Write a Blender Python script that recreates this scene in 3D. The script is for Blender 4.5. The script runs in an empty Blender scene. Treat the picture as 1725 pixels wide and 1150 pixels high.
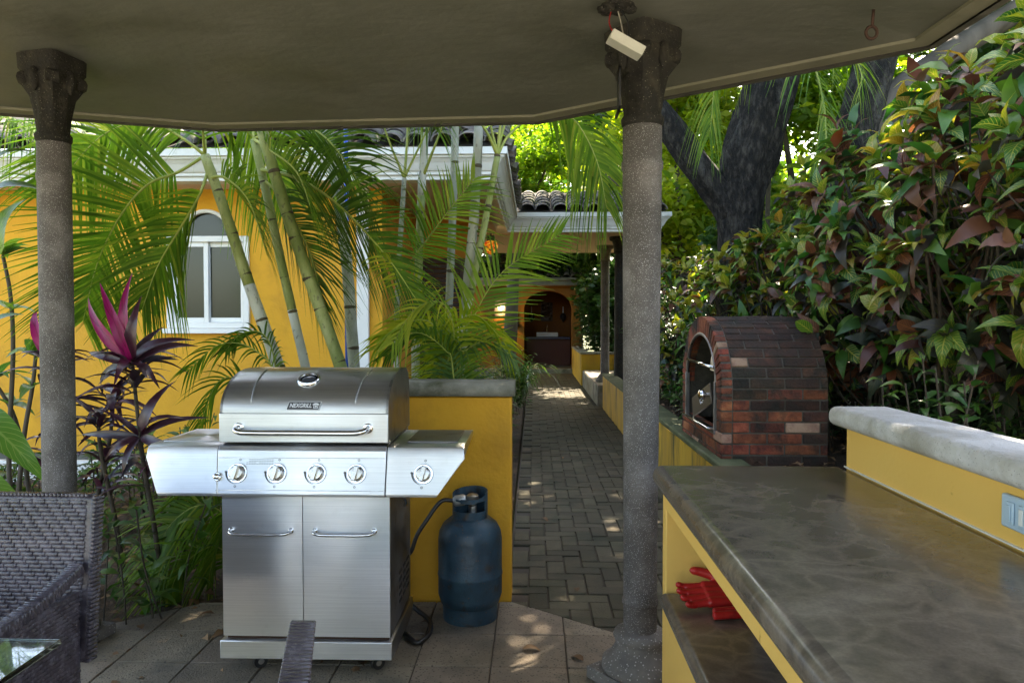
import bpy, bmesh, math, random
import numpy as np
from mathutils import Vector, Matrix, Euler
random.seed(7); rng = np.random.default_rng(11)
R = math.radians
sc = bpy.context.scene
col = sc.collection

# ------------------------------------------------------------------ camera, sky, sun, exposure
CAMZ = 1.38
cd = bpy.data.cameras.new('camera'); cam = bpy.data.objects.new('camera', cd); col.objects.link(cam)
cam.location = (0, 0, CAMZ); cam.rotation_euler = (R(90 - 1.62), 0, R(1.73))
cd.sensor_width = 36; cd.lens = 25.9; cd.clip_start = 0.02; cd.clip_end = 3000
sc.camera = cam
SUN = Vector((0.30, 0.80, 1.0)).normalized()
w = bpy.data.worlds.new('World'); sc.world = w; w.use_nodes = True
nt = w.node_tree; bg = nt.nodes['Background']
sky = nt.nodes.new('ShaderNodeTexSky'); sky.sky_type = 'NISHITA'; sky.sun_disc = False
sky.sun_elevation = math.asin(SUN.z); sky.sun_rotation = math.atan2(SUN.x, SUN.y)
sky.air_density = 1.0; sky.dust_density = 2.0
nt.links.new(sky.outputs[0], bg.inputs[0]); bg.inputs[1].default_value = 0.15
sl = bpy.data.lights.new('sun', 'SUN'); so = bpy.data.objects.new('sun', sl); col.objects.link(so)
sl.energy = 4.0; sl.angle = R(0.55); sl.color = (1.0, 0.93, 0.82)
so.rotation_euler = (-SUN).to_track_quat('-Z', 'Y').to_euler(); so.location = (6, 9, 14)
vs = sc.view_settings; vs.view_transform = 'Standard'; vs.look = 'None'; vs.gamma = 1; vs.use_curve_mapping = False
vs.exposure = 2.88
vs.use_white_balance = True; vs.white_balance_temperature = 7700
sc.render.engine = 'CYCLES'
sc.cycles.max_bounces = 10; sc.cycles.diffuse_bounces = 5; sc.cycles.glossy_bounces = 4
sc.cycles.transmission_bounces = 6; sc.cycles.transparent_max_bounces = 8
sc.cycles.sample_clamp_indirect = 6; sc.cycles.use_denoising = True
sc.cycles.caustics_reflective = False; sc.cycles.caustics_refractive = False

# ------------------------------------------------------------------ helpers
def wm(o):
    return (wm(o.parent) @ o.matrix_parent_inverse @ o.matrix_basis) if o.parent else o.matrix_basis.copy()
def set_parent(o, p):
    if p is not None:
        o.parent = p; o.matrix_parent_inverse = wm(p).inverted()
def tag(o, label=None, cat=None, group=None, kind=None):
    if label: o['label'] = label
    if cat: o['category'] = cat
    if group: o['group'] = group
    if kind: o['kind'] = kind
    return o
def thing(name, label, cat, loc=(0, 0, 0), rz=0, group=None):
    o = bpy.data.objects.new(name, None); col.objects.link(o); o.empty_display_size = .1
    o.location = loc; o.rotation_euler = (0, 0, rz)
    return tag(o, label, cat, group)
def pt(u, v, y):
    """surveyed point: image position of the photograph and distance y along the path, to metres"""
    d = Vector(((u - 862.5) / 1241, (575 - v) / 1241, -1)); d = cam.rotation_euler.to_matrix() @ d
    return Vector((0, 0, CAMZ)) + d * (y / d.y)

class MB:
    def __init__(s): s.v = []; s.f = []; s.m = []; s.uv = []
    def add(s, vs_, fs, mi=0, uv=None):
        b = len(s.v); s.v += [tuple(x) for x in vs_]
        for f in fs:
            s.f.append(tuple(i + b for i in f)); s.m.append(mi)
        s.uv += list(uv) if uv else [(0, 0)] * len(vs_)
        return s
    def box(s, lo, hi, mi=0, mat=None):
        x0, y0, z0 = lo; x1, y1, z1 = hi
        vv = [Vector(p) for p in ((x0,y0,z0),(x1,y0,z0),(x1,y1,z0),(x0,y1,z0),(x0,y0,z1),(x1,y0,z1),(x1,y1,z1),(x0,y1,z1))]
        if mat is not None: vv = [mat @ p for p in vv]
        return s.add(vv, [(0,3,2,1),(4,5,6,7),(0,1,5,4),(1,2,6,5),(2,3,7,6),(3,0,4,7)], mi)
    def tube(s, pts, r, n=8, mi=0, caps=True, jit=0):
        pts = [Vector(p) for p in pts]; k = len(pts)
        rr = r if isinstance(r, (list, tuple)) else [r] * k
        ref = None; vv = []
        for i, p in enumerate(pts):
            t = (pts[min(i + 1, k - 1)] - pts[max(i - 1, 0)])
            t = t.normalized() if t.length > 1e-9 else Vector((0, 0, 1))
            if ref is None: ref = t.orthogonal().normalized()
            ref = (ref - t * ref.dot(t)); ref = ref.normalized() if ref.length > 1e-6 else t.orthogonal().normalized()
            b = t.cross(ref)
            for j in range(n):
                a = 2 * math.pi * j / n
                q = rr[i] * (1 + (random.uniform(-jit, jit) if jit else 0))
                vv.append(p + (ref * math.cos(a) + b * math.sin(a)) * q)
        ff = [(i*n+j, i*n+(j+1) % n, (i+1)*n+(j+1) % n, (i+1)*n+j) for i in range(k-1) for j in range(n)]
        if caps: ff += [tuple(range(n-1, -1, -1)), tuple((k-1)*n + j for j in range(n))]
        uv = [(j / n, i / max(1, k - 1)) for i in range(k) for j in range(n)]
        return s.add(vv, ff, mi, uv)
    def lathe(s, prof, c=(0, 0, 0), n=24, mi=0, mat=None, caps=True):
        vv = [];  k = len(prof); c = Vector(c)
        for r, z in prof:
            for j in range(n):
                a = 2 * math.pi * j / n; p = Vector((r * math.cos(a), r * math.sin(a), z))
                vv.append(c + ((mat @ p) if mat is not None else p))
        ff = [(i*n+j, i*n+(j+1) % n, (i+1)*n+(j+1) % n, (i+1)*n+j) for i in range(k-1) for j in range(n)]
        if caps: ff += [tuple(range(n-1, -1, -1)), tuple((k-1)*n + j for j in range(n))]
        return s.add(vv, ff, mi)
    def prism(s, poly, d, mi=0):
        """extrude a 3D polygon by vector d"""
        d = Vector(d); a = [Vector(p) for p in poly]; n = len(a)
        ff = [tuple(range(n-1, -1, -1)), tuple(range(n, 2*n))] + [(i, (i+1) % n, n+(i+1) % n, n+i) for i in range(n)]
        return s.add(a + [p + d for p in a], ff, mi)
    def sweep(s, prof, path, mi=0, close_prof=True):
        """prof: (outward, z); path: list of (x,y); outward = right of travel; mitred"""
        n = len(path); k = len(prof); vv = []
        for i in range(n):
            p = Vector(path[i]); ds = []
            if i > 0: ds.append((p - Vector(path[i-1])).normalized())
            if i < n-1: ds.append((Vector(path[i+1]) - p).normalized())
            ns = [Vector((d.y, -d.x)) for d in ds]
            m = sum(ns, Vector((0, 0))); m.normalize(); m = m / max(.3, m.dot(ns[0]))
            for o, z in prof: vv.append((p.x + m.x*o, p.y + m.y*o, z))
        kk = k if close_prof else k - 1
        ff = [(i*k+j, (i+1)*k+j, (i+1)*k+(j+1) % k, i*k+(j+1) % k) for i in range(n-1) for j in range(kk)]
        ff += [tuple(range(k)), tuple((n-1)*k + j for j in range(k-1, -1, -1))]
        return s.add(vv, ff, mi)
    def build(s, name, mat, parent=None, smooth=False, bevel=0, seg=2, ang=40):
        V = np.array(s.v, dtype=np.float64)
        lo, hi = V.min(0), V.max(0); o = np.array([(lo[0]+hi[0])/2, (lo[1]+hi[1])/2, lo[2]])
        me = bpy.data.meshes.new(name); me.from_pydata((V - o).tolist(), [], s.f)
        mats = mat if isinstance(mat, (list, tuple)) else [mat]
        for m_ in mats: me.materials.append(m_)
        if len(mats) > 1: me.polygons.foreach_set('material_index', s.m)
        if any(u != (0, 0) for u in s.uv):
            ul = me.uv_layers.new(name='UVMap'); li = np.empty(len(me.loops), dtype=np.int32)
            me.loops.foreach_get('vertex_index', li)
            ul.data.foreach_set('uv', np.array(s.uv, dtype=np.float32)[li].ravel())
        if bevel or not smooth:
            bm = bmesh.new(); bm.from_mesh(me); bmesh.ops.recalc_face_normals(bm, faces=bm.faces); bm.to_mesh(me); bm.free()
        ob = bpy.data.objects.new(name, me); col.objects.link(ob); ob.location = o.tolist()
        set_parent(ob, parent)
        if bevel:
            md = ob.modifiers.new('bevel', 'BEVEL'); md.width = bevel; md.segments = seg; md.limit_method = 'ANGLE'; md.angle_limit = R(ang)
            md.harden_normals = False
        if smooth or bevel:
            me.polygons.foreach_set('use_smooth', [True] * len(me.polygons))
            if smooth == 'auto' or bevel:
                try: me.set_sharp_from_angle(angle=R(ang))
                except Exception: pass
        return ob
def copy_to(o, loc, parent, rot=None, scale=None):
    c = o.copy(); col.objects.link(c); c.parent = None; c.matrix_parent_inverse = Matrix()
    c.location = loc
    if rot is not None: c.rotation_euler = rot
    if scale is not None: c.scale = scale
    set_parent(c, parent); return c
def bez(pts, n=16):
    """smooth curve through points (Catmull-Rom)"""
    P = [Vector(p) for p in pts]; P = [2*P[0]-P[1]] + P + [2*P[-1]-P[-2]]; out = []
    segs = len(P) - 3; per = max(1, n // segs)
    for i in range(segs):
        a, b, c, d = P[i:i+4]
        for k in range(per):
            t = k / per
            out.append(.5*((2*b) + (c-a)*t + (2*a-5*b+4*c-d)*t*t + (3*b-a-3*c+d)*t**3))
    out.append(P[-2]); return out
def clip(poly, a, b):
    """keep the part of a 2D polygon on the left of a->b"""
    out = []; n = len(poly)
    sd = lambda p: (b[0]-a[0])*(p[1]-a[1]) - (b[1]-a[1])*(p[0]-a[0])
    for i in range(n):
        p, q = poly[i], poly[(i+1) % n]; sp, sq = sd(p), sd(q)
        if sp >= 0: out.append(p)
        if (sp > 0 and sq < 0) or (sp < 0 and sq > 0):
            t = sp / (sp - sq); out.append((p[0]+(q[0]-p[0])*t, p[1]+(q[1]-p[1])*t))
    return out
def area(p): return abs(sum(p[i][0]*p[(i+1) % len(p)][1] - p[(i+1) % len(p)][0]*p[i][1] for i in range(len(p)))) / 2

# ------------------------------------------------------------------ materials
def nodes(name):
    m = bpy.data.materials.new(name); m.use_nodes = True
    t = m.node_tree; t.nodes.clear()
    return m, t, t.nodes.new, t.links.new
def ramp(N, L, src, stops):
    r = N('ShaderNodeValToRGB'); e = r.color_ramp.elements
    while len(e) < len(stops): e.new(.5)
    for i, (p, c) in enumerate(stops): e[i].position = p; e[i].color = (*c, 1)
    L(src, r.inputs[0]); return r.outputs[0]
def math_(N, L, op, a, b=None, clampv=False):
    n = N('ShaderNodeMath'); n.operation = op; n.use_clamp = clampv
    for i, x in enumerate((a, b)):
        if x is None: continue
        if isinstance(x, (int, float)): n.inputs[i].default_value = x
        else: L(x, n.inputs[i])
    return n.outputs[0]
def mix_(N, L, f, a, b, mode='MIX'):
    n = N('ShaderNodeMix'); n.data_type = 'RGBA'; n.blend_type = mode; n.clamp_factor = True
    for k, x in ((0, f), (6, a), (7, b)):
        if isinstance(x, (int, float)): n.inputs[k].default_value = x
        elif isinstance(x, tuple): n.inputs[k].default_value = (*x, 1)
        else: L(x, n.inputs[k])
    return n.outputs[2]
def pos(N, L, scale=(1, 1, 1)):
    g = N('ShaderNodeNewGeometry'); mp = N('ShaderNodeMapping'); L(g.outputs['Position'], mp.inputs[0]); mp.inputs['Scale'].default_value = scale
    return mp.outputs[0]
def noise(N, L, vec, scale, detail=5, rough=.55, dist=0):
    n = N('ShaderNodeTexNoise'); n.inputs['Scale'].default_value = scale; n.inputs['Detail'].default_value = detail
    n.inputs['Roughness'].default_value = rough; n.inputs['Distortion'].default_value = dist; L(vec, n.inputs['Vector']); return n.outputs[0]
def surf(name, stops, scale=3, rough=.7, metal=0, bump=.15, bscale=60, spec=.4, stretch=(1, 1, 1), rnd=0, speck=None, rvar=.15, stain=None, bdist=.01, coat=0, aniso=0):
    """stops: colour ramp over noise; rnd: value change per object; speck: (scale, threshold, colour); stain: (scale, lo, hi, colour)"""
    m, t, N, L = nodes(name); o = N('ShaderNodeOutputMaterial'); b = N('ShaderNodeBsdfPrincipled'); L(b.outputs[0], o.inputs[0])
    v = pos(N, L, stretch); f = noise(N, L, v, scale, 6, .62)
    c = ramp(N, L, f, stops)
    if stain:
        f2 = noise(N, L, v, stain[0], 5, .6, .3)
        mr = N('ShaderNodeMapRange'); L(f2, mr.inputs[0]); mr.inputs[1].default_value = stain[1]; mr.inputs[2].default_value = stain[2]
        c = mix_(N, L, mr.outputs[0], c, stain[3])
    if speck:
        vo = N('ShaderNodeTexVoronoi'); vo.inputs['Scale'].default_value = speck[0]; L(v, vo.inputs['Vector'])
        wn = N('ShaderNodeTexWhiteNoise'); L(vo.outputs['Position'], wn.inputs['Vector'])
        th = math_(N, L, 'MULTIPLY', wn.outputs[0], speck[1])
        s_ = math_(N, L, 'LESS_THAN', vo.outputs['Distance'], th)
        c = mix_(N, L, math_(N, L, 'MULTIPLY', s_, .8), c, speck[2])
    if rnd:
        oi = N('ShaderNodeObjectInfo'); h = N('ShaderNodeHueSaturation')
        L(c, h.inputs['Color']); L(math_(N, L, 'ADD', math_(N, L, 'MULTIPLY', oi.outputs['Random'], 2*rnd), 1-rnd), h.inputs['Value'])
        h2 = math_(N, L, 'ADD', math_(N, L, 'MULTIPLY', math_(N, L, 'FRACT', math_(N, L, 'MULTIPLY', oi.outputs['Random'], 7.13)), .02), .49)
        L(h2, h.inputs['Hue']); c = h.outputs[0]
    L(c, b.inputs['Base Color'])
    f3 = noise(N, L, v, bscale, 4, .6)
    rr = N('ShaderNodeMapRange'); L(f, rr.inputs[0]); rr.inputs[1].default_value = .3; rr.inputs[2].default_value = .7
    rr.inputs[3].default_value = max(.03, rough-rvar); rr.inputs[4].default_value = min(1, rough+rvar); L(rr.outputs[0], b.inputs['Roughness'])
    b.inputs['Metallic'].default_value = metal; b.inputs['Specular IOR Level'].default_value = spec
    b.inputs['Coat Weight'].default_value = coat; b.inputs['Coat Roughness'].default_value = .15
    if aniso: b.inputs['Anisotropic'].default_value = aniso
    if bump:
        bn = N('ShaderNodeBump'); bn.inputs['Strength'].default_value = bump; bn.inputs['Distance'].default_value = bdist
        L(math_(N, L, 'ADD', f3, math_(N, L, 'MULTIPLY', f, .6)), bn.inputs['Height']); L(bn.outputs[0], b.inputs['Normal'])
    return m
def leaf_mat(name, stops, vein=None, vs_=.0, nv=9, rough=.38, trans=.35, spec=.45, tcol=None, blotch=None):
    m, t, N, L = nodes(name); o = N('ShaderNodeOutputMaterial'); b = N('ShaderNodeBsdfPrincipled'); tr = N('ShaderNodeBsdfTranslucent'); mx = N('ShaderNodeMixShader')
    g = N('ShaderNodeNewGeometry'); oi = N('ShaderNodeObjectInfo')
    f = math_(N, L, 'FRACT', math_(N, L, 'ADD', g.outputs['Random Per Island'], math_(N, L, 'MULTIPLY', oi.outputs['Random'], 3.7)))
    c = ramp(N, L, f, stops)
    nz = noise(N, L, g.outputs['Position'], 9, 4)
    h = N('ShaderNodeHueSaturation'); L(c, h.inputs['Color']); L(math_(N, L, 'ADD', math_(N, L, 'MULTIPLY', nz, .7), .65), h.inputs['Value']); c = h.outputs[0]
    if blotch:
        nb = noise(N, L, g.outputs['Position'], 30, 3); mr = N('ShaderNodeMapRange'); L(nb, mr.inputs[0]); mr.inputs[1].default_value = .56; mr.inputs[2].default_value = .66
        c = mix_(N, L, math_(N, L, 'MULTIPLY', mr.outputs[0], .7), c, blotch)
    if vein:
        uv = N('ShaderNodeUVMap'); sx = N('ShaderNodeSeparateXYZ'); L(uv.outputs[0], sx.inputs[0])
        a = math_(N, L, 'ABSOLUTE', math_(N, L, 'SUBTRACT', sx.outputs[0], .5))
        mid = math_(N, L, 'LESS_THAN', a, .035)
        ph = math_(N, L, 'SUBTRACT', math_(N, L, 'MULTIPLY', sx.outputs[1], nv), math_(N, L, 'MULTIPLY', a, nv * .45))
        sv = math_(N, L, 'LESS_THAN', math_(N, L, 'FRACT', ph), .15)
        k = math_(N, L, 'MAXIMUM', mid, sv)
        gate = math_(N, L, 'GREATER_THAN', math_(N, L, 'FRACT', math_(N, L, 'MULTIPLY', f, 5.31)), 1 - vs_) if vs_ < 1 else 1.0
        c = mix_(N, L, math_(N, L, 'MULTIPLY', math_(N, L, 'MULTIPLY', k, gate), .65), c, vein)
    L(c, b.inputs['Base Color']); b.inputs['Roughness'].default_value = rough; b.inputs['Specular IOR Level'].default_value = spec
    hs = N('ShaderNodeHueSaturation'); L(c, hs.inputs['Color']); hs.inputs['Value'].default_value = 1.5; hs.inputs['Saturation'].default_value = 1.1
    if tcol: L(mix_(N, L, .5, hs.outputs[0], tcol), tr.inputs[0])
    else: L(hs.outputs[0], tr.inputs[0])
    mx.inputs[0].default_value = trans; L(b.outputs[0], mx.inputs[1]); L(tr.outputs[0], mx.inputs[2]); L(mx.outputs[0], o.inputs[0])
    return m
def plain(name, c, rough=.5, metal=0, spec=.5, emit=None, es=0):
    m = bpy.data.materials.new(name); m.use_nodes = True; b = m.node_tree.nodes['Principled BSDF']
    b.inputs['Base Color'].default_value = (*c, 1); b.inputs['Roughness'].default_value = rough; b.inputs['Metallic'].default_value = metal
    b.inputs['Specular IOR Level'].default_value = spec
    if emit: b.inputs['Emission Color'].default_value = (*emit, 1); b.inputs['Emission Strength'].default_value = es
    return m
def glass(name, c=(.9, .97, .95), rough=.02):
    m = bpy.data.materials.new(name); m.use_nodes = True; b = m.node_tree.nodes['Principled BSDF']
    b.inputs['Base Color'].default_value = (*c, 1); b.inputs['Roughness'].default_value = rough; b.inputs['Transmission Weight'].default_value = 1; b.inputs['IOR'].default_value = 1.5
    return m

K = {}
K['ceiling'] = surf('ceiling_plaster', [(.3, (.125, .123, .097)), (.55, (.155, .152, .122)), (.75, (.185, .182, .148))], 2.6, .55, bump=.22, bscale=9, stretch=(1, 1.6, 1), bdist=.02, stain=(1.4, .5, .72, (.105, .102, .075)))
K['rim'] = surf('ceiling_rim', [(.3, (.17, .16, .11)), (.7, (.23, .215, .15))], 3, .7, stain=(9, .6, .75, (.16, .15, .1)))
K['fascia'] = surf('gazebo_fascia', [(.3, (.05, .045, .035)), (.7, (.12, .11, .09))], 6, .8)
K['column'] = surf('column_stone', [(.3, (.05, .043, .037)), (.5, (.115, .102, .096)), (.70, (.24, .22, .215))], 4.2, .75, bump=.45, bscale=150, speck=(270, .34, (.55, .53, .52)), stain=(2.1, .5, .68, (.075, .062, .052)))
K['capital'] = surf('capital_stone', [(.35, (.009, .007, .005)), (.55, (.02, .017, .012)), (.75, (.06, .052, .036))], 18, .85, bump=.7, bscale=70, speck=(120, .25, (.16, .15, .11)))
K['base'] = surf('column_base_stone', [(.3, (.08, .075, .07)), (.7, (.20, .18, .165))], 7, .8, bump=.5, bscale=90, speck=(110, .35, (.45, .43, .4)))
K['yellow'] = surf('yellow_paint', [(.25, (.60, .285, .018)), (.55, (.68, .335, .024)), (.8, (.73, .38, .035))], 1.2, .75, bump=.45, bscale=26, stain=(2.2, .52, .78, (.44, .215, .02)), bdist=.015)
K['yellow_clean'] = surf('yellow_counter_paint', [(.25, (.80, .47, .11)), (.75, (.85, .53, .14))], 1.5, .6, bump=.12, bscale=50, stain=(13, .69, .74, (.52, .27, .045)))
K['yellow_moss'] = surf('mossy_yellow_paint', [(.3, (.34, .19, .02)), (.6, (.55, .33, .03))], 2.2, .85, bump=.4, bscale=40, stretch=(1, 1, .25), stain=(5, .5, .68, (.06, .06, .02)))
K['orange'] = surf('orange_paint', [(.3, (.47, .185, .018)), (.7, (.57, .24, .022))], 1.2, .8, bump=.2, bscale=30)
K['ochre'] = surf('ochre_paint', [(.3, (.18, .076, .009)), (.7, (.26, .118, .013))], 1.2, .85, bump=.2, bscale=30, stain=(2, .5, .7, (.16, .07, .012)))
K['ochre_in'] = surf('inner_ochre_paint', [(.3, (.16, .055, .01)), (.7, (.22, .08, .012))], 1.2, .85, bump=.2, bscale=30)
K['stone_cap'] = surf('mossy_stone_cap', [(.3, (.10, .095, .07)), (.55, (.22, .21, .17)), (.75, (.38, .36, .31))], 5, .85, bump=.5, bscale=60, stain=(4, .52, .66, (.06, .065, .03)))
K['white_cap'] = surf('pale_stone_cap', [(.3, (.42, .41, .40)), (.5, (.56, .55, .54)), (.7, (.68, .67, .66))], 7, .75, bump=.6, bscale=55, speck=(170, .3, (.28, .27, .25)), stain=(5, .5, .72, (.36, .34, .29)))
K['cornice'] = surf('cornice_paint', [(.3, (.56, .56, .52)), (.7, (.70, .70, .66))], 2, .6, stain=(4, .6, .8, (.3, .31, .25)))
K['cornice_old'] = surf('old_cornice', [(.3, (.12, .12, .10)), (.7, (.25, .25, .21))], 5, .8)
K['soffit'] = surf('soffit_paint', [(.3, (.62, .46, .36)), (.7, (.70, .54, .43))], 1, .8)
K['rooftile'] = surf('roof_tile_clay', [(.3, (.05, .045, .042)), (.5, (.13, .115, .105)), (.7, (.24, .205, .185))], 6, .9, bump=.5, bscale=50, rnd=.35, stain=(5, .52, .66, (.075, .10, .02)))
K['roofbed'] = surf('roof_bed', [(.3, (.02, .018, .015)), (.7, (.05, .045, .04))], 4, .95)
K['white'] = surf('white_frame', [(.3, (.72, .72, .70)), (.7, (.80, .80, .78))], 3, .4, bump=.05)
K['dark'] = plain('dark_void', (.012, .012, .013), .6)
K['pane'] = plain('window_pane', (.02, .026, .018), .12, spec=.35)
K['tile'] = surf('floor_tile', [(.3, (.15, .117, .083)), (.5, (.235, .187, .133)), (.72, (.32, .26, .19))], 3.5, .75, bump=.7, bscale=120, rnd=.12, stain=(3, .5, .7, (.13, .11, .085)), speck=(95, .42, (.07, .06, .05)))
K['grout'] = surf('grout', [(.3, (.06, .045, .035)), (.7, (.10, .08, .06))], 9, .95)
K['paver'] = surf('brick_paver', [(.3, (.05, .042, .025)), (.5, (.085, .072, .045)), (.72, (.14, .117, .076))], 4, .85, bump=.6, bscale=110, rnd=.28, stain=(2.5, .5, .66, (.05, .05, .03)))
K['brick'] = surf('oven_brick', [(.3, (.10, .028, .016)), (.5, (.25, .064, .032)), (.72, (.38, .13, .065))], 11, .9, bump=1, bscale=60, rnd=.3, stain=(4.5, .46, .62, (.032, .024, .018)))
K['brick_sooty'] = surf('oven_brick_weathered', [(.3, (.018, .014, .011)), (.5, (.045, .024, .017)), (.75, (.12, .05, .03))], 9, .9, bump=1, bscale=60, rnd=.3, stain=(5, .5, .66, (.02, .018, .013)))
K['brick_pale'] = surf('oven_brick_pale', [(.3, (.22, .10, .07)), (.6, (.42, .27, .18))], 12, .85, bump=.7, bscale=70, rnd=.2)
K['mortar'] = surf('mortar', [(.3, (.05, .042, .034)), (.7, (.12, .105, .085))], 14, .95, bump=.8)
K['steel'] = surf('brushed_steel', [(.3, (.50, .50, .515)), (.7, (.62, .62, .63))], 2.5, .27, metal=1, bump=.05, bscale=3.0, stretch=(1, 1, 1), rvar=.06, bdist=.02, aniso=.3, stain=(22, .68, .8, (.40, .38, .36)))
K['steel_lid'] = surf('lid_steel', [(.3, (.34, .345, .36)), (.7, (.44, .44, .45))], 3, .27, metal=1, bump=.06, bscale=4.0, rvar=.07, bdist=.02, stain=(16, .6, .8, (.3, .3, .3)))
K['steel_dark'] = surf('dull_side_steel', [(.3, (.22, .21, .21)), (.7, (.33, .32, .32))], 5, .42, metal=1, bump=.1, stain=(9, .55, .75, (.14, .12, .1)))
def brushed(name, c1, c2, rough, dent=.25, streak=.16):
    m, t, N, L = nodes(name); o = N('ShaderNodeOutputMaterial'); b = N('ShaderNodeBsdfPrincipled'); L(b.outputs[0], o.inputs[0])
    v = pos(N, L); br = noise(N, L, pos(N, L, (3, 3, 420)), 1, 3, .6); lo = noise(N, L, v, 3.2, 3); sm = noise(N, L, v, 26, 5, .65)
    c = ramp(N, L, br, [(.3, c1), (.7, c2)]); st = N('ShaderNodeMapRange'); L(sm, st.inputs[0]); st.inputs[1].default_value = .6; st.inputs[2].default_value = .78
    c = mix_(N, L, math_(N, L, 'MULTIPLY', st.outputs[0], .16), c, (.36, .33, .31)); L(c, b.inputs['Base Color'])
    b.inputs['Metallic'].default_value = 1
    r = N('ShaderNodeMapRange'); L(sm, r.inputs[0]); r.inputs[1].default_value = .3; r.inputs[2].default_value = .75; r.inputs[3].default_value = rough-.01; r.inputs[4].default_value = rough+.02; L(r.outputs[0], b.inputs['Roughness'])
    tg = N('ShaderNodeTangent'); tg.direction_type = 'RADIAL'; tg.axis = 'Z'; L(tg.outputs[0], b.inputs['Tangent']); b.inputs['Anisotropic'].default_value = .85; b.inputs['Anisotropic Rotation'].default_value = .25
    b1 = N('ShaderNodeBump'); b1.inputs['Strength'].default_value = dent; b1.inputs['Distance'].default_value = .02; L(lo, b1.inputs['Height'])
    b2 = N('ShaderNodeBump'); b2.inputs['Strength'].default_value = streak; b2.inputs['Distance'].default_value = .0015; L(br, b2.inputs['Height']); L(b1.outputs[0], b2.inputs['Normal']); L(b2.outputs[0], b.inputs['Normal'])
    return m
K['steel'] = brushed('brushed_steel', (.60, .60, .62), (.72, .72, .735), .34, .16, .12)
K['steel_lid'] = brushed('lid_steel', (.42, .425, .44), (.52, .52, .53), .32, .26, .12)
K['chrome'] = plain('chrome', (.72, .72, .73), .14, 1)
K['knob'] = surf('knob_metal', [(.3, (.40, .37, .33)), (.7, (.55, .51, .46))], 40, .28, metal=1, bump=.03)
K['black'] = plain('black_plastic', (.012, .012, .014), .45)
K['rust'] = plain('rust', (.045, .02, .012), .9)
K['ink'] = plain('ink', (.05, .05, .055), .5)
K['silver_ink'] = plain('silver_ink', (.75, .75, .77), .3, .6)
K['tank'] = surf('tank_paint', [(.3, (.012, .027, .040)), (.55, (.020, .052, .076)), (.75, (.035, .085, .11))], 7, .48, bump=.3, bscale=25, stain=(17, .57, .66, (.028, .024, .022)), speck=(70, .22, (.13, .06, .035)))
K['brass'] = surf('valve_metal', [(.3, (.30, .30, .29)), (.7, (.5, .5, .48))], 20, .4, metal=1)
K['rubber'] = plain('rubber', (.013, .013, .014), .4)
K['wicker'] = surf('wicker', [(.3, (.034, .026, .032)), (.5, (.075, .06, .072)), (.75, (.15, .125, .145))], 28, .22, bump=.2, bscale=200, spec=.6)
K['glass'] = glass('table_glass', (.80, .95, .92))
K['glove'] = surf('red_rubber', [(.3, (.38, .012, .012)), (.7, (.52, .025, .02))], 12, .36, bump=.2, bscale=60, stain=(14, .6, .72, (.22, .008, .008)))
K['outlet'] = surf('pale_blue_plastic', [(.3, (.42, .55, .66)), (.7, (.48, .61, .71))], 6, .4, bump=0)
K['bark'] = surf('bark', [(.36, (.003, .0025, .002)), (.5, (.016, .013, .010)), (.66, (.075, .064, .052))], 22, .95, bump=1, bscale=45, stretch=(1, 1, .38), bdist=.08, stain=(5, .58, .72, (.10, .095, .085)))
K['bark_far'] = surf('far_bark', [(.3, (.05, .04, .03)), (.7, (.13, .11, .09))], 5, .95, stretch=(1, 1, .3))
K['twig'] = surf('twig', [(.3, (.03, .022, .016)), (.7, (.095, .075, .055))], 16, .9, bump=.6)
K['soil'] = surf('soil', [(.3, (.035, .024, .016)), (.5, (.075, .05, .032)), (.72, (.13, .085, .05))], 5, .98, bump=1, bscale=35, bdist=.04)
K['lawn'] = surf('far_ground', [(.3, (.06, .075, .025)), (.6, (.11, .12, .045)), (.8, (.16, .14, .075))], 1.2, .95, bump=.8, bscale=20)
K['lit'] = leaf_mat('dry_leaf', [(0, (.10, .05, .022)), (.5, (.20, .105, .045)), (.8, (.30, .18, .09)), (1, (.08, .045, .025))], trans=.1, rough=.7)
K['palm'] = leaf_mat('palm_leaflet', [(0, (.06, .135, .018)), (.5, (.105, .20, .028)), (.85, (.17, .26, .035)), (1, (.26, .30, .05))], trans=.42, rough=.5, spec=.25)
K['palm_yel'] = leaf_mat('palm_leaflet_yellow', [(0, (.14, .22, .02)), (.5, (.23, .30, .03)), (1, (.38, .38, .05))], trans=.42, rough=.5, spec=.25)
K['palm_dark'] = leaf_mat('palm_leaflet_dark', [(0, (.035, .085, .014)), (.6, (.065, .14, .02)), (1, (.11, .19, .028))], trans=.35, rough=.5, spec=.25)
K['rachis'] = surf('palm_petiole', [(.3, (.20, .27, .045)), (.7, (.36, .38, .09))], 9, .5)
K['croton_green'] = leaf_mat('croton_leaf_green', [(0, (.025, .10, .02)), (.45, (.05, .15, .024)), (.75, (.11, .22, .03)), (1, (.03, .09, .03))], vein=(.55, .50, .10), vs_=.6, nv=9, trans=.28, rough=.4)
K['croton_brown'] = leaf_mat('croton_leaf_bronze', [(0, (.06, .022, .018)), (.4, (.11, .038, .026)), (.7, (.17, .07, .038)), (.9, (.07, .045, .028)), (1, (.20, .055, .024))], vein=(.35, .15, .06), vs_=.6, nv=9, trans=.2, rough=.42)
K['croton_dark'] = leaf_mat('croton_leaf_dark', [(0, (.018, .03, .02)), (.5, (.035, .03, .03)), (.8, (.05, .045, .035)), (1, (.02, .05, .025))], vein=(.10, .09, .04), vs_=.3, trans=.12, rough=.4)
K['croton_gold'] = leaf_mat('croton_leaf_gold', [(0, (.24, .27, .03)), (.5, (.15, .24, .03)), (.85, (.30, .28, .04)), (1, (.36, .17, .04))], vein=(.60, .42, .12), vs_=.9, trans=.4, rough=.35)
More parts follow.
